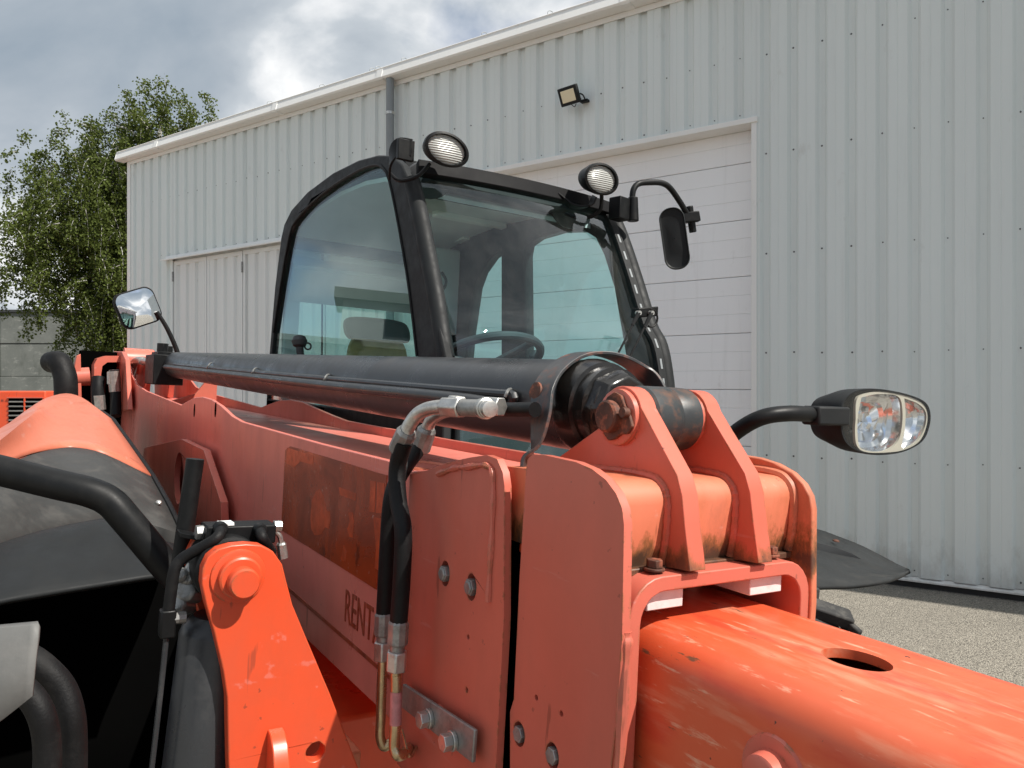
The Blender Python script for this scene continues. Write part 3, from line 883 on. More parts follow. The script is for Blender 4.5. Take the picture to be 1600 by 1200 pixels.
# U shaped front collar round the extension boom
ZT = P(1090, 893, y=YF).z            # top of the flange
outer = [(HX0 + 0.016, -0.80)] + [(HX0 + 0.016 + 0.05 * (1 - math.sin(R(a))), ZT - 0.05 * (1 - math.cos(R(a - 90)) * 1) if False else ZT - 0.05 + 0.05 * math.sin(R(a))) for a in ()]
def ushape(x0, x1, zt, r, zb):
    o = [(x0, zb)]
    for k in range(7):
        a = R(180 - 90 * k / 6); o.append((x0 + r + r * math.cos(a), zt - r + r * math.sin(a)))
    for k in range(7):
        a = R(90 - 90 * k / 6); o.append((x1 - r + r * math.cos(a), zt - r + r * math.sin(a)))
    return o + [(x1, zb)]
oo = ushape(HX0 + 0.0145, HX1 - 0.0145, ZT, 0.055, -0.80)
ii = ushape(HX0 + 0.034, HX1 - 0.034, ZT - 0.020, 0.04, -0.80)
MB().plate(oo + ii[::-1], 'y', YF - 0.004, YF + 0.20).build('front_collar', M['faded'], head, bevel=0.002)
MB().box(HX0 + 0.0145, HX1 - 0.0145, YF + 0.03, YF + 0.20, ZT - 0.006, ZT + 0.004).build('collar_top_plate', M['rusty'], head, bevel=0.002)
# weld along the left foot of the collar
MB().tube([(HX0 + 0.010, YF - 0.002, ZT - 0.065), (HX0 + 0.010, YF - 0.004, ZT - 0.1), (HX0 + 0.008, YF - 0.004, ZT - 0.25), (HX0 + 0.006, YF, ZT - 0.45)], lambda q: 0.009 + 0.0015 * math.sin(q * 90), 8).build('weld_bead', M['faded'], head)
# curved saddle between the plates
sad = [(1.10, -0.155), (0.985, -0.118)]
cyc, czc, rr_ = 0.895, -0.165, 0.052
sad = [(1.05, -0.120), (0.86, -0.111)] + [(0.806 + 0.032 * math.cos(R(a)), -0.144 + 0.032 * math.sin(R(a))) for a in (90, 105, 120, 135, 150, 165, 180)] + [(0.778, -0.20), (0.786, ZT - 0.002), (1.05, ZT - 0.002)]
MB().plate(sad, 'x', HX0 + 0.0145, HX1 - 0.0145).build('saddle', M['rusty'], head, angle=50)
# lugs that carry the cylinder rod eye
LX = (0.757, 0.787, 0.893, 0.923)
hub = P(970, 652, x=LX[0])
lug_front = YZ([(1012, 640), (1058, 742), (1066, 775), (1070, 820), (1078, 893)], LX[0])
hr = 0.047
lug = []
for a in range(150, 3, -14):
    lug.append((hub.y - hr * math.cos(R(180 - a)) * -1 if False else hub.y + hr * math.cos(R(a)), hub.z + hr * math.sin(R(a))))
# outline: round over the hub from rear to front, then down the slanted front edge
lug = [(hub.y + hr * math.cos(R(a)), hub.z + hr * math.sin(R(a))) for a in range(-20, 171, 12)]
lug += [(y, z) for y, z in lug_front[1:]] + [(0.80, ZT - 0.001), (1.06, ZT - 0.001), (1.08, -0.13)]
for i in (0, 2):
    MB().plate(lug, 'x', LX[i], LX[i + 1]).build('lug', M['lugpaint'], head, bevel=0.0025)
    MB().lathe((LX[i] if i == 0 else LX[i], hub.y, hub.z), (-1, 0, 0), [(0, 0.043), (0.008, 0.042), (0.009, 0.040)], 28).build('hub_boss', M['faded'], head)
    pts = [(LX[i] - 0.001, y, z) for y, z in ([(1.05, -0.118), (0.88, -0.109), (0.81, -0.110), (0.786, -0.119), (0.774, -0.140), (0.774, -0.19), (0.780, ZT + 0.006)])]
    MB().tube(pts, lambda q: 0.0060 + 0.001 * math.sin(q * 120), 8).build('weld_bead', M['lugpaint'], head)
MB().tube([(HX1 - 0.0155, y, z) for y, z in ([(1.05, -0.118), (0.88, -0.109), (0.81, -0.110), (0.786, -0.119), (0.774, -0.140), (0.774, -0.19), (0.780, ZT + 0.006)])], 0.008, 8).build('weld_bead', M['rusty'], head)
# keeper plate and rusted pin
kc = Vector((LX[0] - 0.009, hub.y, hub.z))
MB().plate([(hub.y + r_ * math.cos(R(a)), hub.z + r_ * math.sin(R(a))) for a, r_ in ((0, .027), (30, .030), (60, .034), (90, .038), (115, .036), (140, .030), (175, .036), (195, .044), (215, .040), (235, .030), (260, .033), (285, .037), (310, .034), (335, .028))], 'x', kc.x - 0.006, kc.x).build('keeper_plate', M['rusted_pin'], head, bevel=0.0015)
MB().lathe((LX[0] - 0.014, hub.y + 0.004, hub.z + 0.001), (-1, 0, 0), [(0, 0.0245), (0.012, 0.024), (0.015, 0.021)], 24).build('pin', M['rusted_pin'], head)
MB().cyl((LX[0] - 0.014, hub.y - 0.030, hub.z + 0.008), (LX[0] - 0.024, hub.y - 0.030, hub.z + 0.008), 0.0075, seg=12).build('keeper_bolt', M['rusted_pin'], head)
# flange bolts and slide pads
for a in ((1022, 890), (1203, 868)):
    c = P(*a, z=ZT + 0.004)
    MB().cyl((c.x, c.y, ZT + 0.003), (c.x, c.y, ZT + 0.007), 0.0145, seg=20).hexa((c.x, c.y, ZT + 0.007), (c.x, c.y, ZT + 0.018), 0.0115).build('flange_bolt', M['rusted_pin'], head, bevel=0.001)
ztp = ZT - 0.0205
for xa, xb in ((0.705, 0.770), (0.905, 0.975)):
    MB().box(xa, xb, YF + 0.008, YF + 0.13, ztp - 0.027, ztp).build('slide_pad', M['pad'], head, bevel=0.0015)

# ---- extension boom with its oval hole
BX0, BX1, BZ = 0.698, 0.996, -0.300
rad = 0.05
sect = []
for cx_, cz_, a0 in ((BX1 - rad, BZ - rad, 0), (BX0 + rad, BZ - rad, 90)):
    for k in range(9):
        a = R(a0 + 90 * k / 8); sect.append((cx_ + rad * math.cos(a), cz_ + rad * math.sin(a)))
YB0, YB1 = -1.6, 1.3
hc = (0.857, 0.548)
m = MB()
# rounded shoulders, sides and bottom as a swept strip, flat top plate with a hole
strip_r = [(BX1, -0.78)] + sect[:9]
strip_l = sect[9:] + [(BX0, -0.78)]
for st_ in (strip_r, strip_l):
    ys = [YB0 + (YB1 - YB0) * k / 12 for k in range(13)]
    m.grid([[(x, y, z) for x, z in st_] for y in ys])
m.grid([[(BX0, y, -0.78), (BX1, y, -0.78)] for y in (YB0, YB1)])
loops = [[(BX0 + rad, YB0), (BX1 - rad, YB0), (BX1 - rad, YB1), (BX0 + rad, YB1)], circle2(hc, 0.034, 28, 0.042)]
tr = tessellate_polygon([[Vector((p[0], p[1], 0)) for p in l] for l in loops])
fl_ = [p for l in loops for p in l]
m.add([(p[0], p[1], BZ) for p in fl_], [tuple(t_) for t_ in tr])
n0 = circle2(hc, 0.034, 28, 0.042)
m.grid([[(p[0], p[1], BZ) for p in n0 + n0[:1]], [(p[0], p[1], BZ - 0.012) for p in n0 + n0[:1]]])
ext = m.build('extension_boom', M['boom'], tele, angle=40)
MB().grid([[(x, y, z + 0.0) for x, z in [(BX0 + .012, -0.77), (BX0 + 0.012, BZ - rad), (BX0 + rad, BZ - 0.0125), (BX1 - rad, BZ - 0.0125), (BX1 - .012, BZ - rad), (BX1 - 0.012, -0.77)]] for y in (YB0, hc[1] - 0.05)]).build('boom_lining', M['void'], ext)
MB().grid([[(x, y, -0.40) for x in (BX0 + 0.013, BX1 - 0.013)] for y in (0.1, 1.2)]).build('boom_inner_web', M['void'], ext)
sp = P(1210, 1192, x=BX0)
MB().lathe((BX0, sp.y, sp.z - 0.012), (-1, 0, 0), [(0, 0.042), (0.004, 0.040), (0.004, 0.026), (0.022, 0.024), (0.024, 0.02)], 24).build('side_boss', M['faded'], ext)

# ---- telescope cylinder on the boom
CXL = 0.842
c0 = Vector((CXL, 1.06, -0.018)); c1 = Vector((CXL, 5.35, 0.072))
cdv = (c1 - c0).normalized()
cyl = MB().lathe(c0, cdv, [(0, 0.0815), ((c1 - c0).length, 0.083)], 48).build('telescope_cylinder', M['cylinder'], tele)
MB().lathe(c0 - cdv * 0.085, cdv, [(0, 0.052), (0.003, 0.060), (0.020, 0.062), (0.022, 0.070), (0.045, 0.071), (0.047, 0.078), (0.060, 0.080), (0.075, 0.084), (0.085, 0.084), (0.088, 0.0835)], 40).build('gland', M['grease'], cyl)
MB().lathe(c0 - cdv * 0.075, cdv, [(-.02, 0.055), (0.0, 0.066), (0.03, 0.067)], 8).build('gland_nut', M['grease'], cyl, bevel=0.003)
MB().cyl(c0 - cdv * 0.16, c0 - cdv * 0.05, 0.030, seg=24).build('piston_rod', M['grease'], cyl)
MB().lathe((LX[1] + 0.001, hub.y, hub.z), (1, 0, 0), [(0, 0.046), (0.004, 0.049), (0.050, 0.0495), (0.052, 0.0485), (0.054, 0.0495), (LX[2] - LX[1] - 0.014, 0.049), (LX[2] - LX[1] - 0.012, 0.046)], 36).build('rod_eye', M['eye'], cyl)
# hydraulic lines along the cylinder
MB().tube([P(272, 569, x=0.76), P(300, 572, x=0.750), P(404, 582, x=0.750), P(640, 603, x=0.750), P(770, 614, x=0.750), P(795, 616, x=0.750), P(803, 620, x=0.750), P(798, 632, x=0.755)], 0.0085, 10, n=4).build('hydraulic_line', M['cylinder'], cyl)
MB().tube([P(258, 573, x=0.75), P(300, 578, x=0.740), P(482, 599, x=0.740), P(640, 615, x=0.740), P(720, 624, x=0.740), P(780, 633, x=0.742)], 0.0135, 12, n=4).build('hydraulic_line', M['cylinder'], cyl)
for a, b in ((325, 573), (395, 581), (508, 591), (792, 614)):
    MB().tube([P(a - 3, b + 6, x=0.735), P(a, b - 1, x=0.738), P(a + 3, b - 5, x=0.748), P(a + 6, b - 6, x=0.76)], 0.003, 6).build('line_clip', M['dull_steel'], cyl)
# valve block at the rear end
e0 = P(240, 566, x=0.76)
vb = MB().box(0.70, 0.88, 5.35, 5.75, -0.06, 0.135).build('valve_block', M['black'], cyl, bevel=0.006)
MB().box(0.73, 0.85, 5.40, 5.70, 0.1345, 0.155).cyl((0.765, 5.47, .155), (0.765, 5.47, .21), 0.035, seg=8).cyl((0.82, 5.62, .155), (0.82, 5.62, .20), 0.03, seg=8).build('valve_cap', M['black'], cyl, bevel=0.003)
MB().lathe((CXL, 5.75, 0.05), (0, 1, 0), [(0, 0.075), (0.1, 0.07), (0.16, 0.05), (0.3, 0.045)], 24).build('end_eye', M['grease'], cyl)
MB().cyl((0.72, 5.75, 0.09), (0.71, 5.98, 0.095), 0.022, seg=12).tube([(0.71, 5.96, 0.095), (0.70, 6.15, 0.10), (0.685, 6.27, 0.07), (0.68, 6.3, -0.05), (0.68, 6.32, -0.25)], 0.028, 12).build('hose_end', M['steel'], cyl)
# flat black strap arching over the cylinder's front end
sp_ = [P(822, 748, x=0.70), P(826, 715, x=0.705), P(838, 690, x=0.715), P(845, 650, x=0.722), P(849, 610, x=0.735), P(865, 580, x=0.765), P(897, 557, x=0.815), P(935, 552, x=0.865), P(975, 563, x=0.91), P(1005, 585, x=0.945), P(1028, 625, x=0.955), P(1030, 690, x=0.957)]
wd = [(0.75, 0.65, 0.1), (0.8, 0.6, 0.1), (0.35, 0.93, 0.1), (0.05, 1, 0), (0, 1, 0.0), (0, 1, 0), (0, 1, 0), (0, 1, 0), (0, 1, 0), (0, 1, 0), (0, 1, 0), (0, 1, 0)]
MB().ribbon(sp_, wd, 0.054, 0.006, 8).build('guard_strap', M['strap'], cyl, bevel=0.001)
MB().lathe(P(838, 612, x=0.732), (-1, 0.0, 0.2), [(0, 0.017), (0.0035, 0.016), (0.004, 0.013)], 18).build('strap_patch', M['rusted_pin'], cyl)

# ---- hoses over the side of the boom
def hose_set(name, pts, r, ferr, tube_pts, x):
    h = MB().tube([P(a, b, x=xx) for a, b, xx in pts], r, 14).build(name, M['rubber'], tele)
    a, b = ferr
    MB().lathe(P(*a, x=x), P(*b, x=x) - P(*a, x=x), [(0, r * 1.02), (0.004, r * 1.18), ((P(*b, x=x) - P(*a, x=x)).length - 0.004, r * 1.18), ((P(*b, x=x) - P(*a, x=x)).length, r * 1.0)], 10).build('ferrule', M['dull_steel'], h, angle=25)
    d = (P(*b, x=x) - P(*a, x=x)).normalized()
    q = P(*b, x=x)
    MB().cyl(q, q + d * 0.016, r * 0.85, seg=14).build('neck', M['dull_steel'], h)
    MB().hexa(q + d * 0.010, q + d * 0.045, r * 1.22).build('nut', M['steel'], h, bevel=0.0025)
    MB().tube([q + d * 0.045, q + d * 0.06] + [P(a_, b_, x=xx) for a_, b_, xx in tube_pts], r * 0.62, 14).build('steel_tube', M['brass'], h)
    return h
h1 = hose_set('hydraulic_hose', [(632, 690, 0.575), (621, 730, 0.575), (622, 780, 0.572), (630, 830, 0.57), (628, 900, 0.57), (623, 972, 0.57)], 0.0155, ((623, 970), (621, 1008)), [(619, 1060, 0.57), (618, 1130, 0.57), (616, 1165, 0.57), (622, 1180, 0.575), (634, 1176, 0.60), (640, 1168, 0.64)], 0.57)
h2 = hose_set('hydraulic_hose', [(655, 700, 0.66), (628, 738, 0.62), (612, 775, 0.60), (606, 840, 0.598), (603, 900, 0.598), (600, 958, 0.598)], 0.0150, ((600, 958), (599, 994)), [(597, 1060, 0.598), (595, 1120, 0.598), (594, 1150, 0.598), (600, 1166, 0.605), (612, 1160, 0.62), (630, 1150, 0.66)], 0.598)
lab = P(617, 1105, x=0.57 - 0.0105)
MB().lathe(P(618, 1132, x=0.57), P(619, 1078, x=0.57) - P(618, 1132, x=0.57), [(0, 0.0102), (0.056, 0.0102)], 14, caps=False).build('sticker', M['label'], h1)
MB().tube([P(628, 1140, x=0.60), P(640, 1182, x=0.60), P(652, 1165, x=0.64)], 0.0022, 6).build('wire_clip', M['brass'], h1)
# steel elbows at the top of the hoses
el = MB().tube([P(634, 684, x=0.575), P(638, 668, x=0.577), P(652, 648, x=0.584), P(672, 638, x=0.592), P(697, 635, x=0.602)], 0.0125, 14).build('hose_elbow', M['steel'], tele)
a, b = P(622, 704, x=0.575), P(637, 672, x=0.576)
MB().lathe(a, b - a, [(0, 0.017), (0.003, 0.0188), ((b - a).length - 0.006, 0.0188), ((b - a).length, 0.0145)], 10).build('ferrule', M['dull_steel'], el, angle=25)
a, b = P(657, 703, x=0.665), P(668, 668, x=0.665)
MB().lathe(a, b - a, [(0, 0.017), (0.003, 0.0188), ((b - a).length - 0.006, 0.0188), ((b - a).length, 0.0145)], 10).build('ferrule', M['dull_steel'], el, angle=25)
MB().tube([b, P(675, 655, x=0.665), P(690, 645, x=0.668), P(712, 640, x=0.675)], 0.012, 12).build('second_elbow', M['steel'], el)
a = P(694, 636, x=0.600); b = P(722, 637, x=0.612)
MB().hexa(a, b, 0.0185).build('nut', M['steel'], el, bevel=0.0025)
a2 = P(713, 634, x=0.645); MB().hexa(a2 - Vector((0, .014, 0)), a2 + Vector((0, .014, .002)), 0.019).build('nut', M['steel'], el, bevel=0.0025)
c_ = P(756, 638, x=0.63); d_ = P(785, 641, x=0.622)
MB().cyl(b, c_, 0.0145, seg=18).build('fitting_body', M['dull_steel'], el)
MB().lathe(c_, d_ - c_, [(-.012, 0.0155), (0, 0.0175), (0.010, 0.0175), (0.011, 0.0155), (0.016, 0.0155), (0.017, 0.014), (0.026, 0.0135), (0.027, 0.010)], 22).build('end_cap', M['steel'], el)
a3 = P(757, 634, x=0.66); MB().hexa(a3, a3 + Vector((0.012, -0.035, 0.0)), 0.0175).build('nut', M['steel'], el, bevel=0.002)
MB().cyl(P(775, 640, x=0.70), P(836, 640, x=0.70), 0.0125, seg=14).build('black_pipe', M['black'], el)

# ---- chassis and tower plates seen behind the boom
ch = MB().box(0.50, 1.40, 1.75, 6.8, -1.25, -0.80).build('chassis', M['fresh'], tele, bevel=0.01)
cp_ = PL([(283, 686), (318, 703), (345, 785), (346, 815), (340, 900), (322, 1000), (200, 1000), (225, 700)], x=0.60)
hcn = P(279, 747, x=0.60); hup = P(279, 706, x=0.60)
rr2 = (hup.z - hcn.z)
pl_ = [(v.y, v.z) for v in cp_]
MB().plate(pl_, 'x', 0.60, 0.625, [circle2((hcn.y, hcn.z), rr2 * 1.0, 28)]).build('tower_plate', M['faded'], ch, bevel=0.004)
MB().box(0.47, 0.62, 1.62, 2.6, -0.93, -0.80).box(0.48, 0.62, 1.48, 1.75, -0.79, -0.75).build('front_cross_member', M['rusty'], ch, bevel=0.004)
MB().box(0.2, 1.6, 1.75, 2.05, -1.30, -1.05).build('front_axle', M['black'], ch, bevel=0.03)
MB().box(0.35, 1.4, 5.6, 6.0, -1.30, -0.98).build('rear_axle', M['black'], ch, bevel=0.03)
# rear pivot tower
pv = MB()
q = PL([(146, 640), (147, 570), (152, 560), (165, 556), (186, 556), (190, 566), (178, 566), (168, 566), (160, 572), (158, 585), (158, 640)], y=6.3)
pv.plate([(v.x, v.z) for v in q], 'y', 6.3, 6.7)
tw = pv.build('rear_tower', M['faded'], tele, bevel=0.006)
MB().plate(XZ([(119, 640), (116, 575), (120, 556), (126, 553), (128, 640)], 6.2), 'y', 6.2, 6.35).build('tower_ear', M['faded'], tw, bevel=0.004)
MB().cyl(P(110, 590, y=6.25), P(140, 588, y=6.25), 0.065, seg=20).build('tower_pin', M['faded'], tw)
MB().box(0.36, 0.66, 6.55, 6.8, -0.7, 0.16).build('tower_back', M['void'], tw)
MB().lathe(P(193, 564, x=0.64), (1, 0, 0), [(0, 0.10), (0.20, 0.10), (0.22, 0.08)], 24).build('pivot_boss', M['faded'], tw)
MB().plate(YZ([(165, 562), (178, 549), (190, 549), (196, 562), (200, 640), (170, 640)], 0.60), 'x', 0.60, 0.63).build('tower_ear', M['faded'], tw, bevel=0.004)
MB().plate(YZ([(207, 566), (214, 556), (227, 558), (230, 572), (226, 600), (224, 620), (207, 620)], 0.74), 'x', 0.74, 0.78).build('cylinder_lug', M['faded'], tw, bevel=0.004)
MB().plate(YZ([(207, 566), (214, 556), (227, 558), (230, 572), (226, 600), (224, 620), (207, 620)], 0.74), 'x', 0.90, 0.94).build('cylinder_lug', M['faded'], tw, bevel=0.004)
MB().tube([P(154, 590, y=6.15), P(153, 610, y=6.12), P(155, 640, y=6.1)], 0.045, 12).build('tower_hose', M['rubber'], tw)
MB().tube([P(178, 578, y=6.1), P(180, 600, y=6.1), P(181, 650, y=6.0)], 0.036, 12).build('tower_hose', M['rubber'], tw)
MB().cyl(P(177, 580, y=6.08), P(180, 612, y=6.08), 0.040, seg=10).build('ferrule', M['steel'], tw)
MB().cyl(P(155, 618, y=6.06), P(157, 640, y=6.06), 0.036, seg=10).build('ferrule', M['steel'], tw)
MB().cyl(P(170, 582, y=6.06), P(170, 600, y=6.06), 0.012, seg=10).build('ferrule', M['steel'], tw)
MB().tube([P(103, 640, y=5.6), P(103, 605, y=5.6), P(101, 585, y=5.62), P(92, 566, y=5.66), P(80, 566, y=5.75)], 0.068, 18).build('exhaust_pipe', M['rubber'], tele)

# ---- engine hood: crowned shell falling to the front, orange above and charcoal below
def shell(rows_px, n=3):
    rows = []
    for y, pts in rows_px:
        rows.append(catmull([P(a, b, y=y) for a, b in pts], n))
    m = len(rows)
    cols = len(rows[0])
    dense = [catmull([rows[i][k] for i in range(m)], 4) for k in range(cols)]
    return [[dense[k][i] for k in range(cols)] for i in range(len(dense[0]))]
def shell_z(rows, n=3):
    """loft through pixel rows whose control points carry their own height"""
    rr = [catmull([P(a, b, z=z) for a, b, z in r], n) for r in rows]
    dense = [catmull([r[k] for r in rr], 4) for k in range(len(rr[0]))]
    return [[d[i] for d in dense] for i in range(len(dense[0]))]
rA = [(-90, 740, -.275), (-40, 712, -.240), (0, 688, -.215), (40, 656, -.178), (75, 632, -.150), (110, 622, -.140), (140, 630, -.155), (175, 655, -.215)]
rM = [(-87, 756, -.298), (-40, 730, -.268), (0, 706, -.250), (45, 680, -.226), (82, 663, -.212), (112, 657, -.206), (150, 665, -.222), (205, 697, -.300)]
rB = [(-90, 772, -.318), (-40, 748, -.297), (0, 728, -.286), (50, 708, -.276), (95, 698, -.271), (125, 698, -.272), (165, 708, -.292), (237, 743, -.385)]
rC = [(-90, 832, -.375), (-40, 806, -.362), (0, 786, -.350), (60, 762, -.345), (105, 752, -.345), (140, 751, -.350), (185, 760, -.368), (262, 788, -.445)]
rD = [(-90, 900, -.450), (-40, 872, -.440), (0, 850, -.432), (60, 826, -.428), (110, 814, -.430), (150, 808, -.436), (200, 808, -.455), (283, 832, -.510)]
top_rows = shell_z([rA, rM, rB])
backrow = [v + Vector((0.02, 1.5, -0.03)) for v in top_rows[0]]
top_rows = [backrow, [v.lerp(w, 0.5) + Vector((0, 0, 0.02)) for v, w in zip(backrow, top_rows[0])]] + top_rows
hood = MB().grid(top_rows).build('engine_hood', M['hood'], tele, solid=0.012, angle=60)
low_rows = shell_z([rB, rC, rD])
low_rows.append([v + Vector((0, 0.0, -0.30)) for v in low_rows[-1]])
low_rows[0] = [v + Vector((0, -0.004, 0)) for v in low_rows[0]]
MB().grid([[v + Vector((0, 0, -0.004)) for v in r] for r in low_rows]).build('hood_front', M['grey_plastic'], hood, solid=0.01, angle=60)
# rubber strip along the hood's inner edge and its side skirt
edge = [r[-1] for r in top_rows] + [r[-1] for r in low_rows[1:]]
MB().tube([v + Vector((0.006, 0, -0.004)) for v in edge], 0.010, 8, smooth=False).build('edge_seal', M['rubber'], hood)
MB().grid([edge, [Vector((v.x, v.y, -1.2)) for v in edge]]).build('inner_skirt', M['void'], hood, solid=0.008)
edge2 = [r[0] for r in top_rows] + [r[0] for r in low_rows[1:]]
MB().grid([edge2, [Vector((v.x - 0.05, v.y, -1.2)) for v in edge2]]).build('outer_skirt', M['grey_plastic'], hood, solid=0.008)
for a in ((231, 747), (254, 786)):
    c = P(*a, x=0.42)
    MB().lathe(c + Vector((-.012, 0, 0)), (-0.1, -0.4, 1), [(0, 0.011), (0.006, 0.010), (0.009, 0.006)], 10).build('hood_screw', M['steel'], hood)

# ---- front fender on the near side
fr = shell([(2.22, [(-90, 890), (-40, 866), (0, 849), (60, 830), (120, 817), (175, 810), (215, 830), (275, 850)]), (2.12, [(-90, 898), (-40, 876), (0, 858), (60, 842), (120, 830), (178, 824), (225, 850), (285, 872)]), (1.95, [(-90, 945), (-40, 930), (0, 918), (60, 905), (120, 896), (180, 888), (238, 884), (300, 884)]), (1.91, [(-90, 968), (-40, 952), (0, 940), (60, 930), (120, 920), (180, 910), (245, 899), (305, 893)])])
fen = MB().grid(fr).build('front_fender', M['plastic'], tele, solid=0.012)
MB().grid([[Vector((-0.45, 2.26, z)), Vector((0.47, 2.26, z))] for z in (-1.55, -0.47)]).grid([[Vector((0.47, 2.26, z)), Vector((0.47, 1.70, z))] for z in (-1.55, -0.47)]).build('arch_shade_sheet', M['void'], fen, solid=0.01)  # black sheets added in place of the shade under the fender

# ---- far side fender: wide flat plastic wing ending in a blunt tip
fr = []
for y, pts in ((2.30, [(1200, 812), (1275, 826), (1310, 838), (1350, 854), (1400, 880), (1421, 889.5)]),
               (2.0, [(1190, 845), (1260, 850), (1300, 860), (1345, 870), (1395, 887), (1421, 890)]),
               (1.75, [(1185, 880), (1255, 885), (1300, 890), (1345, 894), (1395, 896), (1421, 890.5)]),
               (1.60, [(1180, 915), (1250, 916), (1290, 915.5), (1340, 913), (1390, 904), (1421, 891)])):
    fr.append(catmull([P(a, b, y=y - 0.0) for a, b in pts[:-1]] + [P(*pts[-1], y=1.80)], 3))
farf = MB().grid(fr).build('front_fender', M['dark_fender'], tele, solid=0.014)
rc = [P(a, b, y=1.96) + Vector((0, -.004, 0.006)) for a, b in ((1200, 848), (1275, 850), (1300, 856), (1330, 867), (1345, 876), (1335, 881), (1300, 882), (1275, 884), (1200, 886))]
MB().add(rc + [v + Vector((0, 0.006, -0.010)) for v in rc], [tuple(range(9)), tuple(range(17, 8, -1))] + [(i, (i + 1) % 9, 9 + (i + 1) % 9, 9 + i) for i in range(9)]).build('fender_recess', M['darktrim'], farf)
c = P(1303, 846, y=2.12)
MB().lathe(c + Vector((0, -0.01, 0.003)), (0, -0.15, 1), [(0, 0.016), (0.004, 0.015), (0.008, 0.008)], 10).build('fender_bolt', M['rusted_pin'], farf)

# ---- wheels
def wheel(cx_, cy_, cz_, side):
    w = empty('wheel', (cx_ - ORG.x, cy_ - ORG.y, cz_ - ORG.z), tele)
    o0 = ZERO
    Rr, hw = 0.58, 0.19
    ty = MB().lathe((0, 0, 0), (1, 0, 0), [(-hw * 0.8, 0.33), (-hw, 0.42), (-hw * 0.98, 0.50), (-hw * 0.85, Rr - 0.035), (0, Rr - 0.028), (hw * 0.85, Rr - 0.035), (hw * 0.98, 0.50), (hw, 0.42), (hw * 0.8, 0.33)], 48, caps=False)
    for k in range(20):
        for sgn in (-1, 1):
            a = 2 * math.pi * (k + (0.5 if sgn > 0 else 0)) / 20
            e0 = Vector((0, math.cos(a), math.sin(a))); t0 = Vector((0, -math.sin(a), math.cos(a)))
            c = e0 * (Rr - 0.018) + Vector((sgn * hw * 0.52, 0, 0))
            ax = (Vector((sgn, 0, 0)) + t0 * 0.75).normalized()
            ty.obox(c, ax, e0.cross(ax), e0, 0.125, 0.032, 0.020)
            c2 = e0 * 0.525 + Vector((sgn * hw * 0.97, 0, 0)) + t0 * 0.10
            ty.obox(c2, (e0 + Vector((sgn * -.12, 0, 0))), t0, (sgn, 0, 0), 0.045, 0.030, 0.012)
    ty.build('tyre', M['tyre'], w, org=ZERO, bevel=0.006)
    MB().lathe((0, 0, 0), (side, 0, 0), [(-0.12, 0.33), (0.12, 0.335), (0.15, 0.345), (0.15, 0.325), (0.06, 0.30), (0.03, 0.18), (0.09, 0.13), (0.10, 0.05)], 32).build('rim', M['faded'], w, org=ZERO)
    return w
ZW = -1.115
wheel(2.04, 1.78, ZW - 0.02, 1)
wheel(-0.32, 2.05, ZW - 0.02, -1)
wheel(1.98, 5.3, ZW - 0.05, 1)
wheel(-0.06, 5.3, ZW - 0.03, -1)

# ---- frame levelling cylinder and its orange bracket
YP = 1.30
bo = [(315, 912), (317, 888), (326, 870), (341, 858), (362, 852), (385, 850), (408, 852), (427, 862), (441, 882), (448, 910), (457, 945), (480, 1000), (516, 1085), (558, 1195), (590, 1280), (362, 1280), (357, 1190), (355, 1090), (349, 1050), (335, 990), (322, 945)]
cpin = P(372, 900, y=YP)
hol = P(493, 1175, y=YP)
lev = MB().plate(XZ(bo, YP), 'y', YP, YP + 0.028, [circle2((hol.x, hol.z), 0.017, 20)]).build('levelling_bracket', M['fresh'], tele, bevel=0.004)
MB().plate([(x, z) for x, z in XZ(bo, YP)], 'y', YP + 0.135, YP + 0.16).build('rear_plate', M['fresh'], lev, bevel=0.004)
MB().lathe((cpin.x, YP, cpin.z), (0, -1, 0), [(0, 0.0445), (0.004, 0.0435), (0.005, 0.040)], 36).build('boss_ring', M['fresh'], lev)
MB().lathe((cpin.x + .001, YP - 0.005, cpin.z), (0, -1, 0), [(0, 0.0345), (0.012, 0.034), (0.014, 0.031)], 32).build('washer', M['fresh'], lev)
MB().lathe((cpin.x + .002, YP - 0.012, cpin.z - 0.004), (0, -1, 0), [(0, 0.0245), (0.026, 0.0243), (0.030, 0.0215)], 32).build('pin', M['fresh'], lev)
g0 = P(418, 1140, y=YP); g1 = P(455, 1200, y=YP)
gz = g0.z
MB().plate([(YP + 0.001, gz), (YP - 0.016, gz - 0.003), (YP - 0.034, gz - 0.018), (YP - 0.048, gz - 0.045), (YP - 0.058, gz - 0.09), (YP - 0.06, gz - 0.2), (YP + 0.001, gz - 0.2)], 'x', g0.x, g0.x + 0.026).build('gusset', M['fresh'], lev, bevel=0.002)
lc = MB()
t0 = Vector((cpin.x - 0.004, YP + 0.082, cpin.z)); t1 = Vector((cpin.x - 0.055, YP + 0.10, -1.1))
lc.lathe(t0, t1 - t0, [(0.085, 0.040), (0.10, 0.055), (0.115, 0.060), (0.8, 0.061)], 32)
lcy = lc.build('levelling_cylinder', M['cylinder'], tele)
MB().lathe((cpin.x - .004, YP + 0.032, cpin.z), (0, 1, 0), [(0, 0.052), (0.005, 0.057), (0.09, 0.057), (0.098, 0.052)], 30).build('cylinder_eye', M['rubber'], lcy)
m = MB()
for a, b, r_ in ((296, 925, 0.020), (288, 900, 0.013), (300, 905, 0.012), (285, 945, 0.016), (305, 890, 0.012)):
    c = P(a, b, y=YP + 0.10)
    m.lathe(c, (-0.5, -0.6, 0.3), [(-0.02, r_), (0.015, r_), (0.02, r_ * 0.7)], 8)
m.build('port_fitting', M['dull_steel'], lcy, bevel=0.002)
ba, bb = P(318, 817, y=YP + 0.1), P(424, 846, y=YP + 0.1)
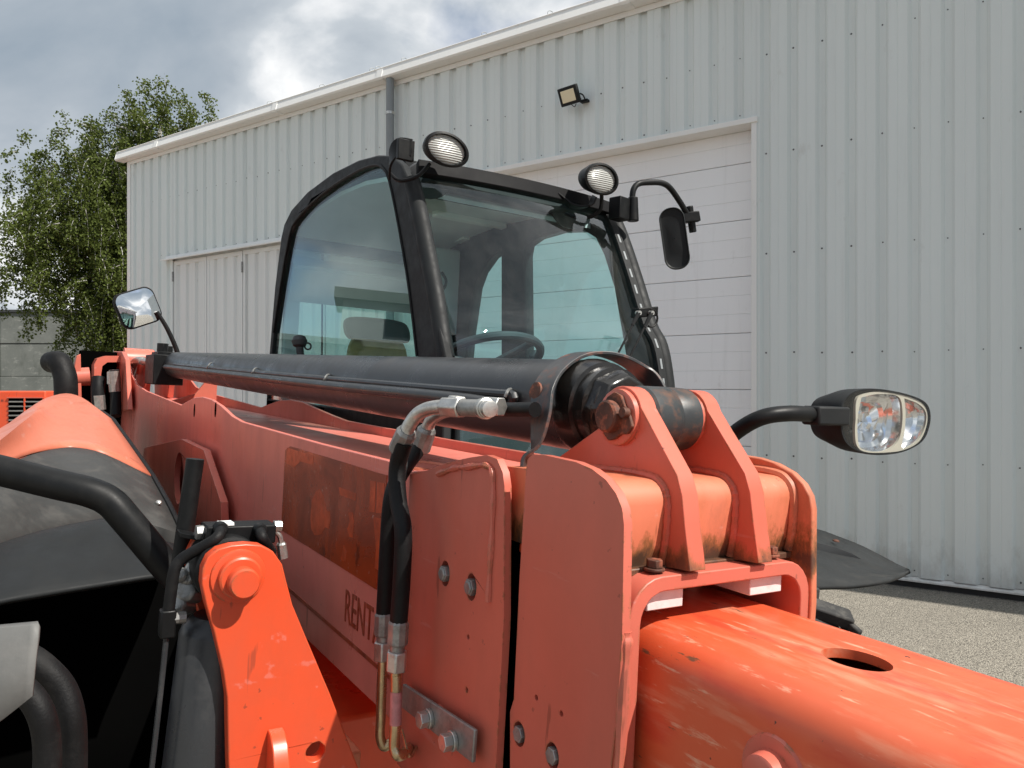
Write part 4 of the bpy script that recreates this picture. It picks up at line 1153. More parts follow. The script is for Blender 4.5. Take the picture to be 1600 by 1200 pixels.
vb2 = MB().obox((ba + bb) / 2, (1, 0, -0.02), (0, 1, 0), (0.02, 0, 1), (bb.x - ba.x) / 2, 0.028, 0.0165).build('lock_valve', M['black'], tele, bevel=0.003)
MB().box(ba.x + 0.022, ba.x + 0.045, YP + 0.072, YP + 0.10, ba.z - 0.002, ba.z + 0.0025).build('sticker', M['white'], vb2)
MB().hexa(ba + Vector((0.004, 0, -0.016)), ba + Vector((-0.012, 0, -0.016)), 0.013).build('plug', M['dull_steel'], vb2, bevel=0.001)
n1 = Vector((bb.x, YP + 0.09, ba.z - 0.010))
MB().hexa(n1, n1 + Vector((0.014, 0, 0)), 0.0105).build('nut', M['steel'], vb2, bevel=0.001)
MB().tube([n1 + Vector((0.012, 0, 0)), P(431, 829, y=YP + 0.09), P(437, 838, y=YP + 0.09), P(440, 853, y=YP + 0.09)], 0.0048, 10).build('bent_pipe', M['steel'], vb2)
a, b = P(439, 848, y=YP + .09), P(442, 872, y=YP + .09)
MB().lathe(a, b - a, [(0, 0.007), (0.003, 0.009), ((b - a).length, 0.0095)], 10).build('ferrule', M['steel'], vb2, angle=25)
MB().tube([P(345, 826, y=YP + 0.070), P(343, 835, y=YP + 0.045), P(333, 845, y=YP + 0.04), P(310, 858, y=YP + 0.05), P(285, 873, y=YP + 0.06), P(273, 890, y=YP + 0.06), P(268, 920, y=YP + 0.06), P(263, 958, y=YP + 0.06)], 0.0095, 12).build('pressure_hose', M['rubber'], vb2)
MB().tube([P(406, 828, y=YP + 0.070), P(409, 838, y=YP + 0.045), P(416, 850, y=YP + 0.05), P(424, 862, y=YP + 0.07)], 0.0095, 12).build('pressure_hose', M['rubber'], vb2)
for a in ((344, 826), (405, 828)):
    c = P(*a, y=YP + 0.072)
    MB().lathe(c, (0, -1, 0.1), [(-0.005, 0.013), (0.010, 0.012), (0.014, 0.0095)], 12).build('hose_collar', M['black'], vb2)
q0, q1 = P(265, 952, y=YP + 0.06), P(260, 996, y=YP + 0.06)
MB().box(q0.x - 0.014, q0.x + 0.010, YP + 0.05, YP + 0.075, q1.z, q0.z).build('line_fitting', M['black'], lcy, bevel=0.003)
MB().cyl(P(272, 966, y=YP + 0.06), P(290, 964, y=YP + 0.06), 0.010, seg=10).build('line_fitting', M['dull_steel'], lcy)
MB().tube([q1, P(250, 1090, y=YP + 0.06), P(236, 1210, y=YP + 0.06), P(228, 1270, y=YP + 0.06)], 0.0045, 8).build('rigid_line', M['cylinder'], lcy)

# ---- black guard tubes beside the hood
gt = MB().tube([P(-160, 700, y=1.75), P(-60, 722, y=1.70), P(0, 735, y=1.66), P(90, 757, y=1.62), P(140, 769, y=1.60), P(172, 784, y=1.59), P(198, 812, y=1.58), P(240, 862, y=1.57), P(290, 922, y=1.56), P(335, 985, y=1.56)], 0.0275, 20, n=8).build('guard_tube', M['black'], tele)
u0, u1 = P(305, 717, y=1.47), P(270, 965, y=1.47)
gb = MB().tube([u0, u0 * 0.85 + u1 * 0.15, u1], 0.0155, 14, smooth=False).build('guard_post', M['black'], tele)
a, b = P(279, 833, y=1.44), P(322, 841, y=1.42)
MB().obox((a + b) / 2, b - a, (0, 1, 0), (0, 0, 1), (b - a).length / 2, 0.02, 0.004).build('post_bracket', M['black'], gb, bevel=0.001)

# ---- grey rubber flap and thick hoses at the front corner
fq = [(-40, 985), (0, 981), (40, 978), (60, 976), (58, 1010), (54, 1050), (50, 1088), (25, 1108), (0, 1124), (-40, 1150)]
rows = []
for s_ in range(8):
    f_ = s_ / 7
    tp = P(-40 + 100 * f_, 985 - 9 * f_, y=1.08 + 0.05 * (1 - f_))
    bt = P(-40 + 90 * f_, 1150 - 62 * f_ ** 1.2, y=1.06 + 0.02 * (1 - f_))
    mid = (tp + bt) / 2 + Vector((0, -0.012 * math.sin(f_ * 3.0), 0))
    rows.append([tp + Vector((0, .03, -0.004)), tp, tp * 0.7 + mid * 0.3 + Vector((0, -0.006, 0)), mid, bt])
MB().grid(rows).build('rubber_flap', M['flap'], tele, solid=0.005)
MB().tube([P(30, 1020, y=1.22), P(62, 1040, y=1.2), P(95, 1075, y=1.19), P(110, 1120, y=1.18), P(113, 1170, y=1.18), P(112, 1230, y=1.18), P(108, 1290, y=1.18)], 0.0185, 14).build('thick_hose', M['rubber'], tele)
MB().tube([P(10, 1060, y=1.15), P(45, 1085, y=1.14), P(66, 1120, y=1.13), P(74, 1170, y=1.13), P(72, 1230, y=1.13), P(70, 1290, y=1.13)], 0.0165, 14).build('thick_hose', M['rubber'], tele)

# ---- cab
X0, X1 = 1.12, 2.10
cab_out = YZ([(690, 560), (676, 470), (660, 385), (648, 325), (637, 280), (627, 257), (612, 243), (590, 242), (560, 250), (520, 270), (480, 300), (455, 328), (444, 350), (439, 372)], X0)
cab_out[0] = (2.16, 0.10)
cab_in = YZ([(652, 556), (641, 460), (630, 390), (618, 325), (608, 280), (600, 264), (588, 258), (562, 266), (522, 290), (488, 317), (463, 345), (453, 368), (440, 440), (428, 520)], X0)
rear_y = 4.22
outer = [(2.13, -0.75)] + cab_out + [(4.17, 0.5), (rear_y, 0.10), (rear_y, -0.75)]
hole = cab_in + [(P(421, 552, x=X0).y, -0.10), (cab_in[0][0] - 0.02, -0.10)]
cab = MB().plate(outer, 'x', X0, X0 + 0.034, [hole]).build('cab', M['plastic'], tele, bevel=0.012)
MB().plate([(y, z) for y, z in hole], 'x', X0 + 0.012, X0 + 0.017).build('side_window', M['side_glass'], cab)
# rubber seal round the near window
sl_ = catmull([(X0 - 0.001, y, z) for y, z in cab_in], 2)
MB().tube(sl_, 0.006, 6, smooth=False).build('window_seal', M['rubber'], cab)
# front post covering: rounded tube along the near front pillar
pc = [(X0 + 0.024, a[0] + 0.016, a[1]) for a, b in zip(YZ([(690, 560), (676, 470), (660, 385), (648, 325), (637, 280)], X0), YZ([(655, 556), (644, 460), (632, 390), (622, 325), (612, 285)], X0))]
MB().tube(pc, 0.030, 18).build('front_post', M['plastic'], cab)
dw = YZ([(985, 560), (966, 450), (950, 400), (936, 372), (920, 362), (880, 363), (845, 373), (829, 384), (826, 400), (828, 560)], 2.07)
rw = YZ([(789, 560), (789, 392), (772, 404), (757, 425), (748, 450), (738, 520), (734, 560)], 2.07)
dwh = [(y, z) for y, z in dw]
dwh[0] = (dwh[0][0] - 0.01, -0.15); dwh[-1] = (dwh[-1][0], -0.15)
dwh.insert(1, dw[0])
dwh.insert(len(dwh) - 1, dw[-1])
rwh = list(rw); rwh[0] = (rw[0][0], -0.15); rwh[-1] = (rw[-1][0], -0.15)
rwh.insert(1, rw[0]); rwh.insert(len(rwh) - 1, rw[-1])
MB().plate(outer, 'x', X1 - 0.055, X1, [dwh, rwh]).build('far_side_frame', M['plastic'], cab, bevel=0.01)
MB().plate(dwh, 'x', X1 - 0.03, X1 - 0.026).build('door_window', M['side_glass'], cab)
MB().plate(rwh, 'x', X1 - 0.03, X1 - 0.026).build('quarter_window', M['side_glass'], cab)
# roof and headliner
ro = cab_out[6:]
rin = [(y, z - 0.05) for y, z in ro]
MB().plate(ro + rin[::-1], 'x', X0 + 0.055, X1 - 0.055).build('roof', M['plastic'], cab, bevel=0.004)
hl = [(y + 0.06, z - 0.062) for y, z in cab_out[5:]]
hl2 = hl + [(4.05, 0.62), (4.12, 0.45)]
MB().plate(hl2 + [(y + 0.0, z - 0.018) for y, z in hl2[::-1]], 'x', X0 + 0.06, X1 - 0.06).build('headliner', M['trim'], cab, angle=50)
hz = lambda y: 0.79
def under(px, py, dz=0.0):
    # point of the headliner's underside seen at a pixel
    best = None
    for k in range(200):
        y = 2.6 + k * 0.0078
        v = P(px, py, y=y)
        zz = None
        for (a, za), (b, zb) in zip(hl2, hl2[1:]):
            if a <= y <= b:
                zz = za + (zb - za) * (y - a) / (b - a) - 0.018
        if zz is not None and v.z >= zz:
            return Vector((v.x, y, zz - dz))
    return P(px, py, y=3.2)
c = under(710, 401)
MB().lathe(c + Vector((0, 0, 0.004)), (0, 0.1, -1), [(0, 0.10), (0.012, 0.098), (0.014, 0.08), (0.006, 0.07)], 28).build('speaker', M['darktrim'], cab)
c = under(738, 377)
MB().obox(c, (1, 0, 0), (0, 1, -0.05), (0, 0.05, 1), 0.09, 0.06, 0.008).build('interior_lamp', M['white'], cab, bevel=0.005)
c = under(735, 340)
MB().obox(c + Vector((0, 0, -.008)), (1, 0, 0), (0, 1, 0), (0, 0, 1), 0.20, 0.025, 0.018).build('reflection_bar', M['white'], cab, bevel=0.006)  # white bar shaped in place of a reflection in the windscreen
# front cross bar, windscreen
fr_l = [(2.165, 0.10), (2.20, 0.20)] + [(y, z) for y, z in YZ([(676, 470), (660, 385), (648, 325), (640, 290), (634, 272)], X0)]
fr_l = [(2.10, -0.30), (2.12, -0.1), (2.145, 0.06)] + [(y - 0.012, z) for y, z in fr_l[1:]]
rows = []
for y, z in [(v.x, v.y) for v in catmull([(a, b, 0) for a, b in fr_l], 3)]:
    rows.append([Vector((X0 + 0.046 + (X1 - X0 - 0.125) * k / 12, y + 0.004 - 0.05 * math.sin(math.pi * k / 12) ** 0.8, z)) for k in range(13)])
MB().grid(rows).build('windscreen', M['screen_glass'], cab)
topy, topz = fr_l[-1]
cbp = [Vector((X0 + 0.04 + (X1 - X0 - 0.08) * k / 8, topy + 0.005 - 0.05 * math.sin(math.pi * k / 8) ** 0.8, topz + 0.028)) for k in range(9)]
MB().ribbon(cbp, [(0, 0.25, 1)] * 9, 0.055, 0.035, 2).build('front_header', M['satin'], cab, bevel=0.004)
MB().box(X0 + 0.10, X1 - 0.10, topy + 0.02, topy + 0.26, topz + 0.0, topz + 0.02).build('header_shelf', M['darktrim'], cab)
# far front post with its slotted track
fp = [Vector((X1 - 0.018, y + 0.028, z)) for y, z in fr_l[1:]]
MB().tube(fp, 0.036, 14).build('front_post', M['plastic'], cab)
tk = [Vector((X1 - 0.070, y - 0.012, z)) for y, z in fr_l[1:]]
MB().ribbon(tk, [(1, 0, 0)] * len(tk), 0.034, 0.012, 5).build('slotted_track', M['plastic'], cab)
tkc = catmull(tk, 8)
acc = 0.0
for i in range(1, len(tkc)):
    acc += (tkc[i] - tkc[i - 1]).length
    if acc > 0.075 and -0.02 < tkc[i].z < 0.70:
        acc = 0.0
        d = (tkc[i] - tkc[i - 1]).normalized()
        MB().obox(tkc[i] + Vector((0, -0.0065, 0)), (1, 0, 0), d.cross(Vector((1, 0, 0))), d, 0.0045, 0.0012, 0.020).build('track_slot', M['pipe'], cab)
# rear wall with its window
rz = rrect(1.25, 1.97, -0.12, 0.66, 0.13)
MB().plate([(X0 + 0.05, -0.75), (X1 - 0.05, -0.75), (X1 - 0.05, 0.80), (X0 + 0.05, 0.80)], 'y', rear_y - 0.085, rear_y - 0.045, [rz]).build('rear_frame', M['trim'], cab, bevel=0.01)
MB().plate(rz, 'y', rear_y - 0.062, rear_y - 0.058).build('rear_window', M['side_glass'], cab)
a, b = P(545, 402, y=rear_y - 0.03), P(533, 428, y=rear_y - 0.03)
MB().cyl(a, b, 0.007, seg=8).build('rear_wiper', M['darktrim'], cab)
a, b = P(504, 397, y=rear_y - 0.09), P(503, 556, y=rear_y - 0.09)
MB().cyl(a, b, 0.006, seg=8).build('rear_handle', M['darktrim'], cab)
MB().box(X0 + 0.06, X1 - 0.06, 2.2, rear_y - 0.1, -0.75, -0.68).build('cab_floor', M['darktrim'], cab)
MB().box(X0 + 0.06, X1 - 0.06, 2.16, 2.3, -0.75, -0.05).build('dashboard', M['darktrim'], cab, bevel=0.02)
MB().box(X1 - 0.22, X1 - 0.10, 2.9, 4.0, -0.7, -0.02).build('side_console', M['darktrim'], cab, bevel=0.02)
# slanted rear corner trim seen through the windscreen
MB().tube([P(712, 420, y=3.95), P(716, 470, y=3.95), P(706, 530, y=3.9), P(700, 580, y=3.9)], 0.055, 10).build('corner_trim', M['darktrim'], cab)
MB().plate([(X1 - 0.30, 0.78), (X1 - 0.06, 0.78), (X1 - 0.06, 0.30), (X1 - 0.12, 0.36), (X1 - 0.17, 0.55)], 'y', 3.80, 3.86).build('corner_panel', M['trim'], cab, bevel=0.01)
# seat
def seat_part(name, c, sx, sy, sz, mat, tilt):
    m = MB()
    pr = [(0.0, 0.86), (0.12, 0.97), (0.5, 1.0), (0.85, 0.95), (0.97, 0.80), (1.0, 0.55)]
    rows = []
    for q, w_ in pr:
        z = c.z + sz * q
        yy = c.y + tilt * q
        ring = [(c.x + sx * w_ * sgx * a_, yy + sy * (1.0 if q < .9 else .7) * b_, z) for a_, b_, sgx in ((-1, -0.5, 1), (-0.7, -1, 1), (0.7, -1, 1), (1, -0.5, 1), (1, 0.5, 1), (0.7, 1, 1), (-0.7, 1, 1), (-1, 0.5, 1), (-1, -0.5, 1))]
        rows.append(ring)
    m.grid(rows)
    m.add(rows[-1][:8], [tuple(range(8))])
    return m.build(name, mat, cab, sub=1, angle=180)
sc0 = P(600, 556, y=3.15)
seat_part('seat_back', Vector((sc0.x - 0.01, 3.15, -0.35)), 0.155, 0.06, P(600, 531, y=3.18).z + 0.37, M['seat_tan'], 0.06)
seat_part('headrest', Vector((sc0.x - 0.01, 3.195, P(600, 533, y=3.18).z)), 0.158, 0.062, P(600, 498, y=3.2).z - P(600, 533, y=3.18).z, M['seat_grey'], 0.05)
MB().box(sc0.x - 0.24, sc0.x + 0.24, 2.68, 3.15, -0.42, -0.30).build('seat_cushion', M['seat_grey'], cab, bevel=0.04)
MB().box(sc0.x - 0.16, sc0.x + 0.16, 2.75, 3.1, -0.70, -0.42).build('seat_base', M['darktrim'], cab, bevel=0.02)
a = P(460, 550, y=3.3)
MB().lathe(P(468, 540, y=3.3), (0, 0.2, 1), [(-0.01, 0.012), (0.0, 0.028), (0.02, 0.034), (0.04, 0.025), (0.046, 0.01)], 14).cyl(P(470, 560, y=3.3), P(468, 540, y=3.3), 0.016, seg=10).torus(P(481, 541, y=3.3), (0, 1, 0), 0.014, 0.004, 16, 6).build('control_lever', M['darktrim'], cab)
# steering wheel
sw = P(770, 548, y=2.52)
ax = Vector((0, 0.42, 0.9))
m = MB().torus((sw.x, sw.y + 0.03, sw.z - 0.035), ax, 0.205, 0.0165, 44, 10)
m.build('steering_wheel', M['darktrim'], cab)
m = MB()
for a_ in (60, 180, 300):
    d, u, w = basis(ax)
    m.cyl(Vector((sw.x, sw.y + 0.03, sw.z - 0.06)), Vector((sw.x, sw.y + 0.03, sw.z - 0.035)) + u * 0.2 * math.cos(R(a_)) + w * 0.2 * math.sin(R(a_)), 0.017, 0.012, 8)
m.cyl(Vector((sw.x, sw.y + 0.03, sw.z - 0.05)), Vector((sw.x, sw.y - 0.12, sw.z - 0.42)), 0.04, 0.05, 14)
m.build('steering_column', M['darktrim'], cab)
# dashboard pod, joystick, grab handle
MB().box(sw.x - 0.17, sw.x + 0.17, 2.24, 2.34, -0.06, 0.055).build('instrument_pod', M['darktrim'], cab, bevel=0.02)
MB().box(sw.x + 0.22, sw.x + 0.40, 2.26, 2.34, -0.05, 0.02).build('switch_panel', M['seat_grey'], cab, bevel=0.01)
MB().cyl((1.86, 2.75, -0.1), (1.84, 2.72, 0.10), 0.012, seg=8).lathe((1.84, 2.72, 0.10), (0, -.1, 1), [(0, 0.012), (0.01, 0.026), (0.06, 0.028), (0.085, 0.012)], 14).build('joystick', M['darktrim'], cab)
MB().tube([P(690, 425, y=3.6), P(697, 440, y=3.6), P(690, 458, y=3.6)], 0.008, 8).build('coat_hook', M['darktrim'], cab)
a, b = P(686, 480, y=rear_y - 0.1), P(697, 462, y=rear_y - 0.1)
MB().cyl(a, b, 0.010, seg=8).build('window_latch', M['darktrim'], cab)
# wiper on the far post
m = MB()
b0, b1 = P(994, 489, y=2.13), P(1020, 487, y=2.13)
MB().obox((b0 + b1) / 2, b1 - b0, (0, 1, 0), (0, 0, 1), (b1 - b0).length / 2 + 0.008, 0.022, 0.018).build('wiper_mount', M['black'], cab, bevel=0.004)
for a, b in (((998, 489), (966, 552)), ((1018, 489), (982, 562))):
    p, q = P(*a, y=2.095), P(*b, y=2.05)
    MB().cyl(p, p * 0.68 + q * 0.32, 0.0085, 0.006, 8).cyl(p * 0.68 + q * 0.32, q, 0.004, seg=8).build('wiper_arm', M['black'], cab)
    MB().lathe(p + Vector((0, 0.01, 0)), (0, -1, 0), [(0, 0.009), (0.018, 0.008)], 12).build('wiper_cap', M['steel'], cab)
MB().torus(P(1017, 497, y=2.11), (0, 1, 0), 0.032, 0.004, 24, 6, -100, 110).build('wiper_hose', M['rubber'], cab)

# ---- oval work lights on the cab roof
def work_light(px, py, y, rx, rz, tilt, name='work_light'):
    c = P(px, py, y=y)
    d = Vector((-0.10, -1, -0.20 + 0.0)).normalized()
    up = Vector((math.sin(R(tilt)), 0, math.cos(R(tilt))))
    k = rx / rz
    b = MB().lathe(c, d, [(-0.10, rz * 0.50), (-0.07, rz * 0.92), (-0.01, rz * 1.17), (0.012, rz * 1.20), (0.015, rz * 1.05), (0.002, rz * 1.0)], 36, sx=k, up=up).build(name, M['black'], tele)
    MB().lathe(c, d, [(-0.004, rz * 1.0), (0.002, rz * 1.0), (0.006, rz * 0.9), (0.010, rz * 0.5), (0.011, rz * 0.02)], 36, sx=k, up=up).build('lens', M['lens'], b)
    return b, c
wl, c = work_light(697, 234, 2.36, 0.069, 0.046, 12)
MB().ribbon([c + Vector((-0.10, 0.06, 0.0)), c + Vector((-0.14, 0.08, 0.0)), c + Vector((-0.15, 0.12, -0.03)), c + Vector((-0.13, 0.17, -0.08))], [(0, 0, 1)] * 4, 0.06, 0.008, 5).obox(c + Vector((-0.12, 0.07, -0.01)), (1, 0, 0), (0, 1, 0), (0, 0, 1), 0.03, 0.01, 0.035).build('bracket', M['black'], wl, bevel=0.002)
MB().tube([c + Vector((-0.03, 0.06, -0.04)), c + Vector((-0.07, 0.07, -0.09)), c + Vector((-0.11, 0.13, -0.10)), c + Vector((-0.12, 0.20, -0.06))], 0.007, 8).build('cable', M['rubber'], wl)
wl, c = work_light(938, 280, 2.36, 0.066, 0.050, 8)
MB().ribbon([c + Vector((0.0, 0.03, -0.06)), c + Vector((-0.01, 0.05, -0.095)), c + Vector((-0.06, 0.09, -0.10)), c + Vector((-0.12, 0.12, -0.06))], [(0.2, 1, 0)] * 4, 0.05, 0.007, 5).build('bracket', M['black'], wl, bevel=0.002)
MB().tube([c + Vector((0.05, 0.05, -0.03)), c + Vector((0.06, 0.07, -0.10)), c + Vector((0.02, 0.12, -0.13)), c + Vector((-0.03, 0.18, -0.11))], 0.008, 8).build('cable', M['rubber'], wl)
# interior mirrors / housings behind the windscreen's upper corners
for (a, b, s_) in ((668, 282, 1), (893, 332, -1)):
    c = P(a, b, y=2.62)
    MB().lathe(c, (0.1 * s_, -1, -0.25), [(-0.05, 0.03), (-0.03, 0.06), (0.0, 0.068), (0.012, 0.066), (0.014, 0.055)], 24, sx=1.45).build('inner_lamp_housing', M['darktrim'], cab)

# ---- mirror on the far side of the cab
ym = 2.40
arm = MB().tube([P(989, 338, y=ym), P(988, 312, y=ym), P(990, 296, y=ym), P(998, 287, y=ym), P(1015, 285, y=ym), P(1034, 286, y=ym), P(1047, 294, y=ym), P(1062, 315, y=ym), P(1076, 338, y=ym)], 0.0125, 12, n=5)
mir = arm.build('wing_mirror', M['black'], tele)
a = P(985, 328, y=ym)
MB().obox(a + Vector((-0.04, 0.02, 0)), (1, 0.2, 0), (-0.2, 1, 0), (0, 0, 1), 0.035, 0.03, 0.045).cyl(P(989, 346, y=ym), P(989, 308, y=ym), 0.024, 0.020, 14).build('arm_mount', M['black'], mir, bevel=0.004)
a = P(1076, 340, y=ym)
MB().obox(a, (1, -0.6, 0.2), (0.5, 1, 0), (-0.2, 0.1, 1), 0.045, 0.018, 0.022).cyl(a + Vector((0, 0, .05)), a + Vector((0.03, 0, -.06)), 0.016, seg=10).build('head_clamp', M['black'], mir, bevel=0.004)
mc = P(1054, 373, y=ym)
mup = Vector((-0.20, 0.06, 1)).normalized()
md = Vector((0.70, 0.69, 0.10)).normalized()          # the glass faces the driver, the moulded back the camera
mu = md.cross(mup).normalized(); mv = mu.cross(md).normalized()
def head_pt(a, b, off):
    return mc + mu * a + mv * b + md * off
out_ = rrect(-0.052, 0.052, -0.130, 0.130, 0.048, 7)
k = len(out_)
steps = [(1.0, 0.014), (1.03, 0.004), (1.03, -0.010), (0.97, -0.020), (0.90, -0.014), (0.86, -0.013), (0.5, -0.016), (0.02, -0.017)]
vs_ = [head_pt(a * f_ if f_ > 0.85 else a * f_, b * (f_ if f_ < 0.86 else 1 - (1 - f_) * 0.42), o) for f_, o in steps for a, b in out_]
MB().add(vs_, [(i * k + q, i * k + (q + 1) % k, (i + 1) * k + (q + 1) % k, (i + 1) * k + q) for i in range(len(steps) - 1) for q in range(k)]).build('mirror_head', M['plastic'], mir, angle=50)
MB().add([head_pt(a * 0.97, b * 0.98, 0.0145) for a, b in out_], [tuple(range(k))]).build('mirror_glass', M['mirror'], mir)

# ---- mirror at the rear on a thin rod
yr_ = 6.9
mc = P(216, 481, y=yr_)
mrod = MB().tube([P(282, 575, y=yr_), P(277, 550, y=yr_), P(262, 515, y=yr_), P(245, 487, y=yr_)], lambda q: 0.022 - 0.006 * q, 10).build('rear_view_mirror', M['black'], tele)
ang = R(24)
# squarish rounded head turned on its stem
mw_ = AX * 0
view = P(216, 481, y=1.0).normalized()
nrm = (-view * 0.98 + Vector((0.30, 0.0, 0.12))).normalized()
ux = Vector((0, 0, 1)).cross(nrm).normalized(); uz = nrm.cross(ux).normalized()
def mir_pt(a, b, off):
    ca, sa = math.cos(ang), math.sin(ang)
    return mc + ux * (a * ca - b * sa) + uz * (a * sa + b * ca) + nrm * off
rr_o = rrect(-0.165, 0.165, -0.15, 0.15, 0.075, 6)
m = MB()
k = len(rr_o)
m.add([mir_pt(a, b, 0.0) for a, b in rr_o] + [mir_pt(a, b, -0.03) for a, b in rr_o] + [mir_pt(a * 0.6, b * 0.6, -0.07) for a, b in rr_o], [tuple(range(k)), tuple(range(3 * k - 1, 2 * k - 1, -1))] + [(i, (i + 1) % k, k + (i + 1) % k, k + i) for i in range(k)] + [(k + i, k + (i + 1) % k, 2 * k + (i + 1) % k, 2 * k + i) for i in range(k)])
m.build('mirror_head', M['rubber'], mrod, bevel=0.006)
m = MB()
rows = []
for f_ in (1.0, 0.9, 0.8, 0.7, 0.6, 0.5, 0.4, 0.3, 0.2, 0.1, 0.01):
    rows.append([mir_pt(a * 0.92 * f_, b * 0.92 * f_, 0.004 + 0.018 * (1 - ((a * 0.92 * f_) ** 2 + (b * 0.92 * f_) ** 2) / 0.04)) for a, b in rr_o + rr_o[:1]])
m.grid(rows)
m.build('mirror_glass', M['mirror'], mrod, angle=180)

# ---- headlight on its bent arm
yh = 1.02
arm = MB().tube([P(1095, 745, y=yh + 0.25), P(1130, 695, y=yh + 0.12), P(1160, 668, y=yh + 0.06), P(1195, 651, y=yh + 0.02), P(1235, 646, y=yh), P(1270, 648, y=yh), P(1300, 649, y=yh)], 0.0165, 16).build('headlight', M['black'], tele)
a, b = P(1266, 649, y=yh), P(1315, 650, y=yh)
MB().obox((a + b) / 2, b - a, (0, 1, 0), (0, 0, 1), (b - a).length / 2, 0.022, 0.020).build('arm_socket', M['plastic'], arm, bevel=0.005)
# housing outline in its own plane (front edge), dished to the rear
ho = [(1308, 650), (1312, 628), (1326, 613), (1350, 607), (1385, 609), (1420, 617), (1443, 628), (1451, 645), (1449, 668), (1438, 690), (1412, 705), (1380, 711), (1345, 708), (1320, 695), (1310, 674)]
ho3 = catmull([P(a, b, y=yh + 0.0) for a, b in ho + ho[:1]], 4)[:-1]
fac = Vector((-0.42, -0.9, 0.0)).normalized()
cen = sum(ho3, Vector()) / len(ho3)
def hl_ring(f_, off, dx=0.0):
    return [cen + (v - cen) * f_ + Vector((dx, 0, 0)) - Vector((0, 1, 0)) * off for v in ho3]
rings = [hl_ring(0.35, -0.11, -0.04), hl_ring(0.75, -0.085, -0.02), hl_ring(0.97, -0.04), hl_ring(1.0, 0.0), hl_ring(0.985, 0.006), hl_ring(0.95, 0.006)]
k = len(ho3)
m = MB()
m.add([v for r_ in rings for v in r_], [(i * k + j, i * k + (j + 1) % k, (i + 1) * k + (j + 1) % k, (i + 1) * k + j) for i in range(5) for j in range(k)] + [tuple(range(k - 1, -1, -1))])
m.build('housing', M['plastic'], arm, angle=45)
def px_poly(pts, y):
    return catmull([P(a, b, y=y) for a, b in pts + pts[:1]], 4)[:-1]
main_l = px_poly([(1344, 621), (1370, 615.5), (1401, 619), (1408, 640), (1407, 668), (1400, 691), (1379, 704.5), (1351, 703.5), (1339.5, 693), (1338, 655)], yh)
ind_l = px_poly([(1411, 622), (1433, 631), (1445, 645), (1443, 668), (1431, 689), (1408, 700), (1412, 670), (1413, 645)], yh)
t = NT('cream_lamp_surround'); crm = t.set(Base_Color=(0.50, 0.48, 0.40), Roughness=0.3)
def xz(poly):
    return [(v.x, v.z) for v in poly]
sur = px_poly([(1335, 655), (1336, 627), (1346, 616), (1375, 612), (1415, 619), (1438, 629), (1447, 645), (1445, 668), (1434, 690), (1410, 703), (1380, 707), (1350, 706), (1337, 696), (1334, 675)], yh)
MB().plate(xz(sur), 'y', yh - 0.003, yh + 0.003, [xz(main_l), xz(ind_l)]).build('lamp_surround', crm, arm)
def bowl(poly, depth, name, steps):
    """faceted reflector bowl behind the surround"""
    c = sum(poly, Vector()) / len(poly); n_ = len(poly)
    vs_ = []
    for f_, o in steps:
        for j, v in enumerate(poly):
            wob = 0.06 * depth * math.sin(j * 0.55 + f_ * 6) if f_ < 0.95 else 0
            vs_.append(c + (v - c) * f_ + Vector((0, depth * o + wob, 0)))
    fs = [(i * n_ + j, i * n_ + (j + 1) % n_, (i + 1) * n_ + (j + 1) % n_, (i + 1) * n_ + j) for i in range(len(steps) - 1) for j in range(n_)]
    MB().add(vs_, fs).build(name, M['chrome'], arm, angle=12, fix=False)
bowl(main_l, 0.045, 'reflector', [(1.0, 0.05), (0.97, 0.45), (0.90, 0.62), (0.72, 0.70), (0.66, 0.90), (0.40, 0.96), (0.30, 1.05), (0.02, 1.0)])
bowl(ind_l, 0.035, 'indicator_reflector', [(1.0, 0.05), (0.96, 0.5), (0.80, 0.7), (0.70, 0.62), (0.45, 0.95), (0.02, 0.9)])
for a, b, r_ in ((1352, 640, 0.010), (1368, 640, 0.008), (1353, 659, 0.008), (1345, 678, 0.007)):
    c = P(a, b, y=yh)
    MB().lathe(c + Vector((0, 0.030, 0)), (0, -1, 0), [(0, r_), (0.010, r_ * 0.8)], 10).build('lamp_socket', M['dull_steel'], arm)
cov_ = [cen + (v - cen) * 0.96 + Vector((0, -0.006, 0)) for v in ho3]
MB().add(cov_, [tuple(range(k))]).build('lens_cover', M['clear_glass'], arm)

# ------------------------------------------------------------------ orange machine beyond the hood
gen = empty('generator', (-8.6, 12.6, 0))
tag(gen, 'orange generator canopy with dark louvred vents at the left edge behind the hood', 'generator')
def W(px, py, Y):
    return Vector(((px - 800) / FPX * Y, Y, CAMH + (HORIZON - py) / FPX * Y))
g0 = Vector((-8.6, 12.6, 0))
a, b = W(-170, 611, 12.6), W(71, 614, 12.6)
body = MB().box(a.x, b.x, 12.6, 13.9, 0.35, a.z - 0.0)
gb_ = body.build('canopy', M['fresh'], gen, org=g0, bevel=0.02)
va, vb_ = W(14, 622, 12.6), W(66, 660, 12.6)
MB().box(va.x, vb_.x, 12.588, 12.599, vb_.z, va.z).build('vent_opening', M['void'], gen, org=g0)
for k in range(5):
    z = va.z - 0.06 - k * 0.075
    for (xa, xb) in ((va.x + 0.01, (va.x + vb_.x) / 2 - 0.012), ((va.x + vb_.x) / 2 + 0.012, vb_.x - 0.01)):
        MB().obox(((xa + xb) / 2, 12.578, z), (1, 0, 0), (0, 1, 0.6), (0, -0.6, 1), (xb - xa) / 2, 0.016, 0.005).build('louvre', M['dull_steel'], gen, org=g0)
MB().box((va.x + vb_.x) / 2 - 0.01, (va.x + vb_.x) / 2 + 0.01, 12.565, 12.588, vb_.z, va.z).build('vent_divider', M['fresh'], gen, org=g0)
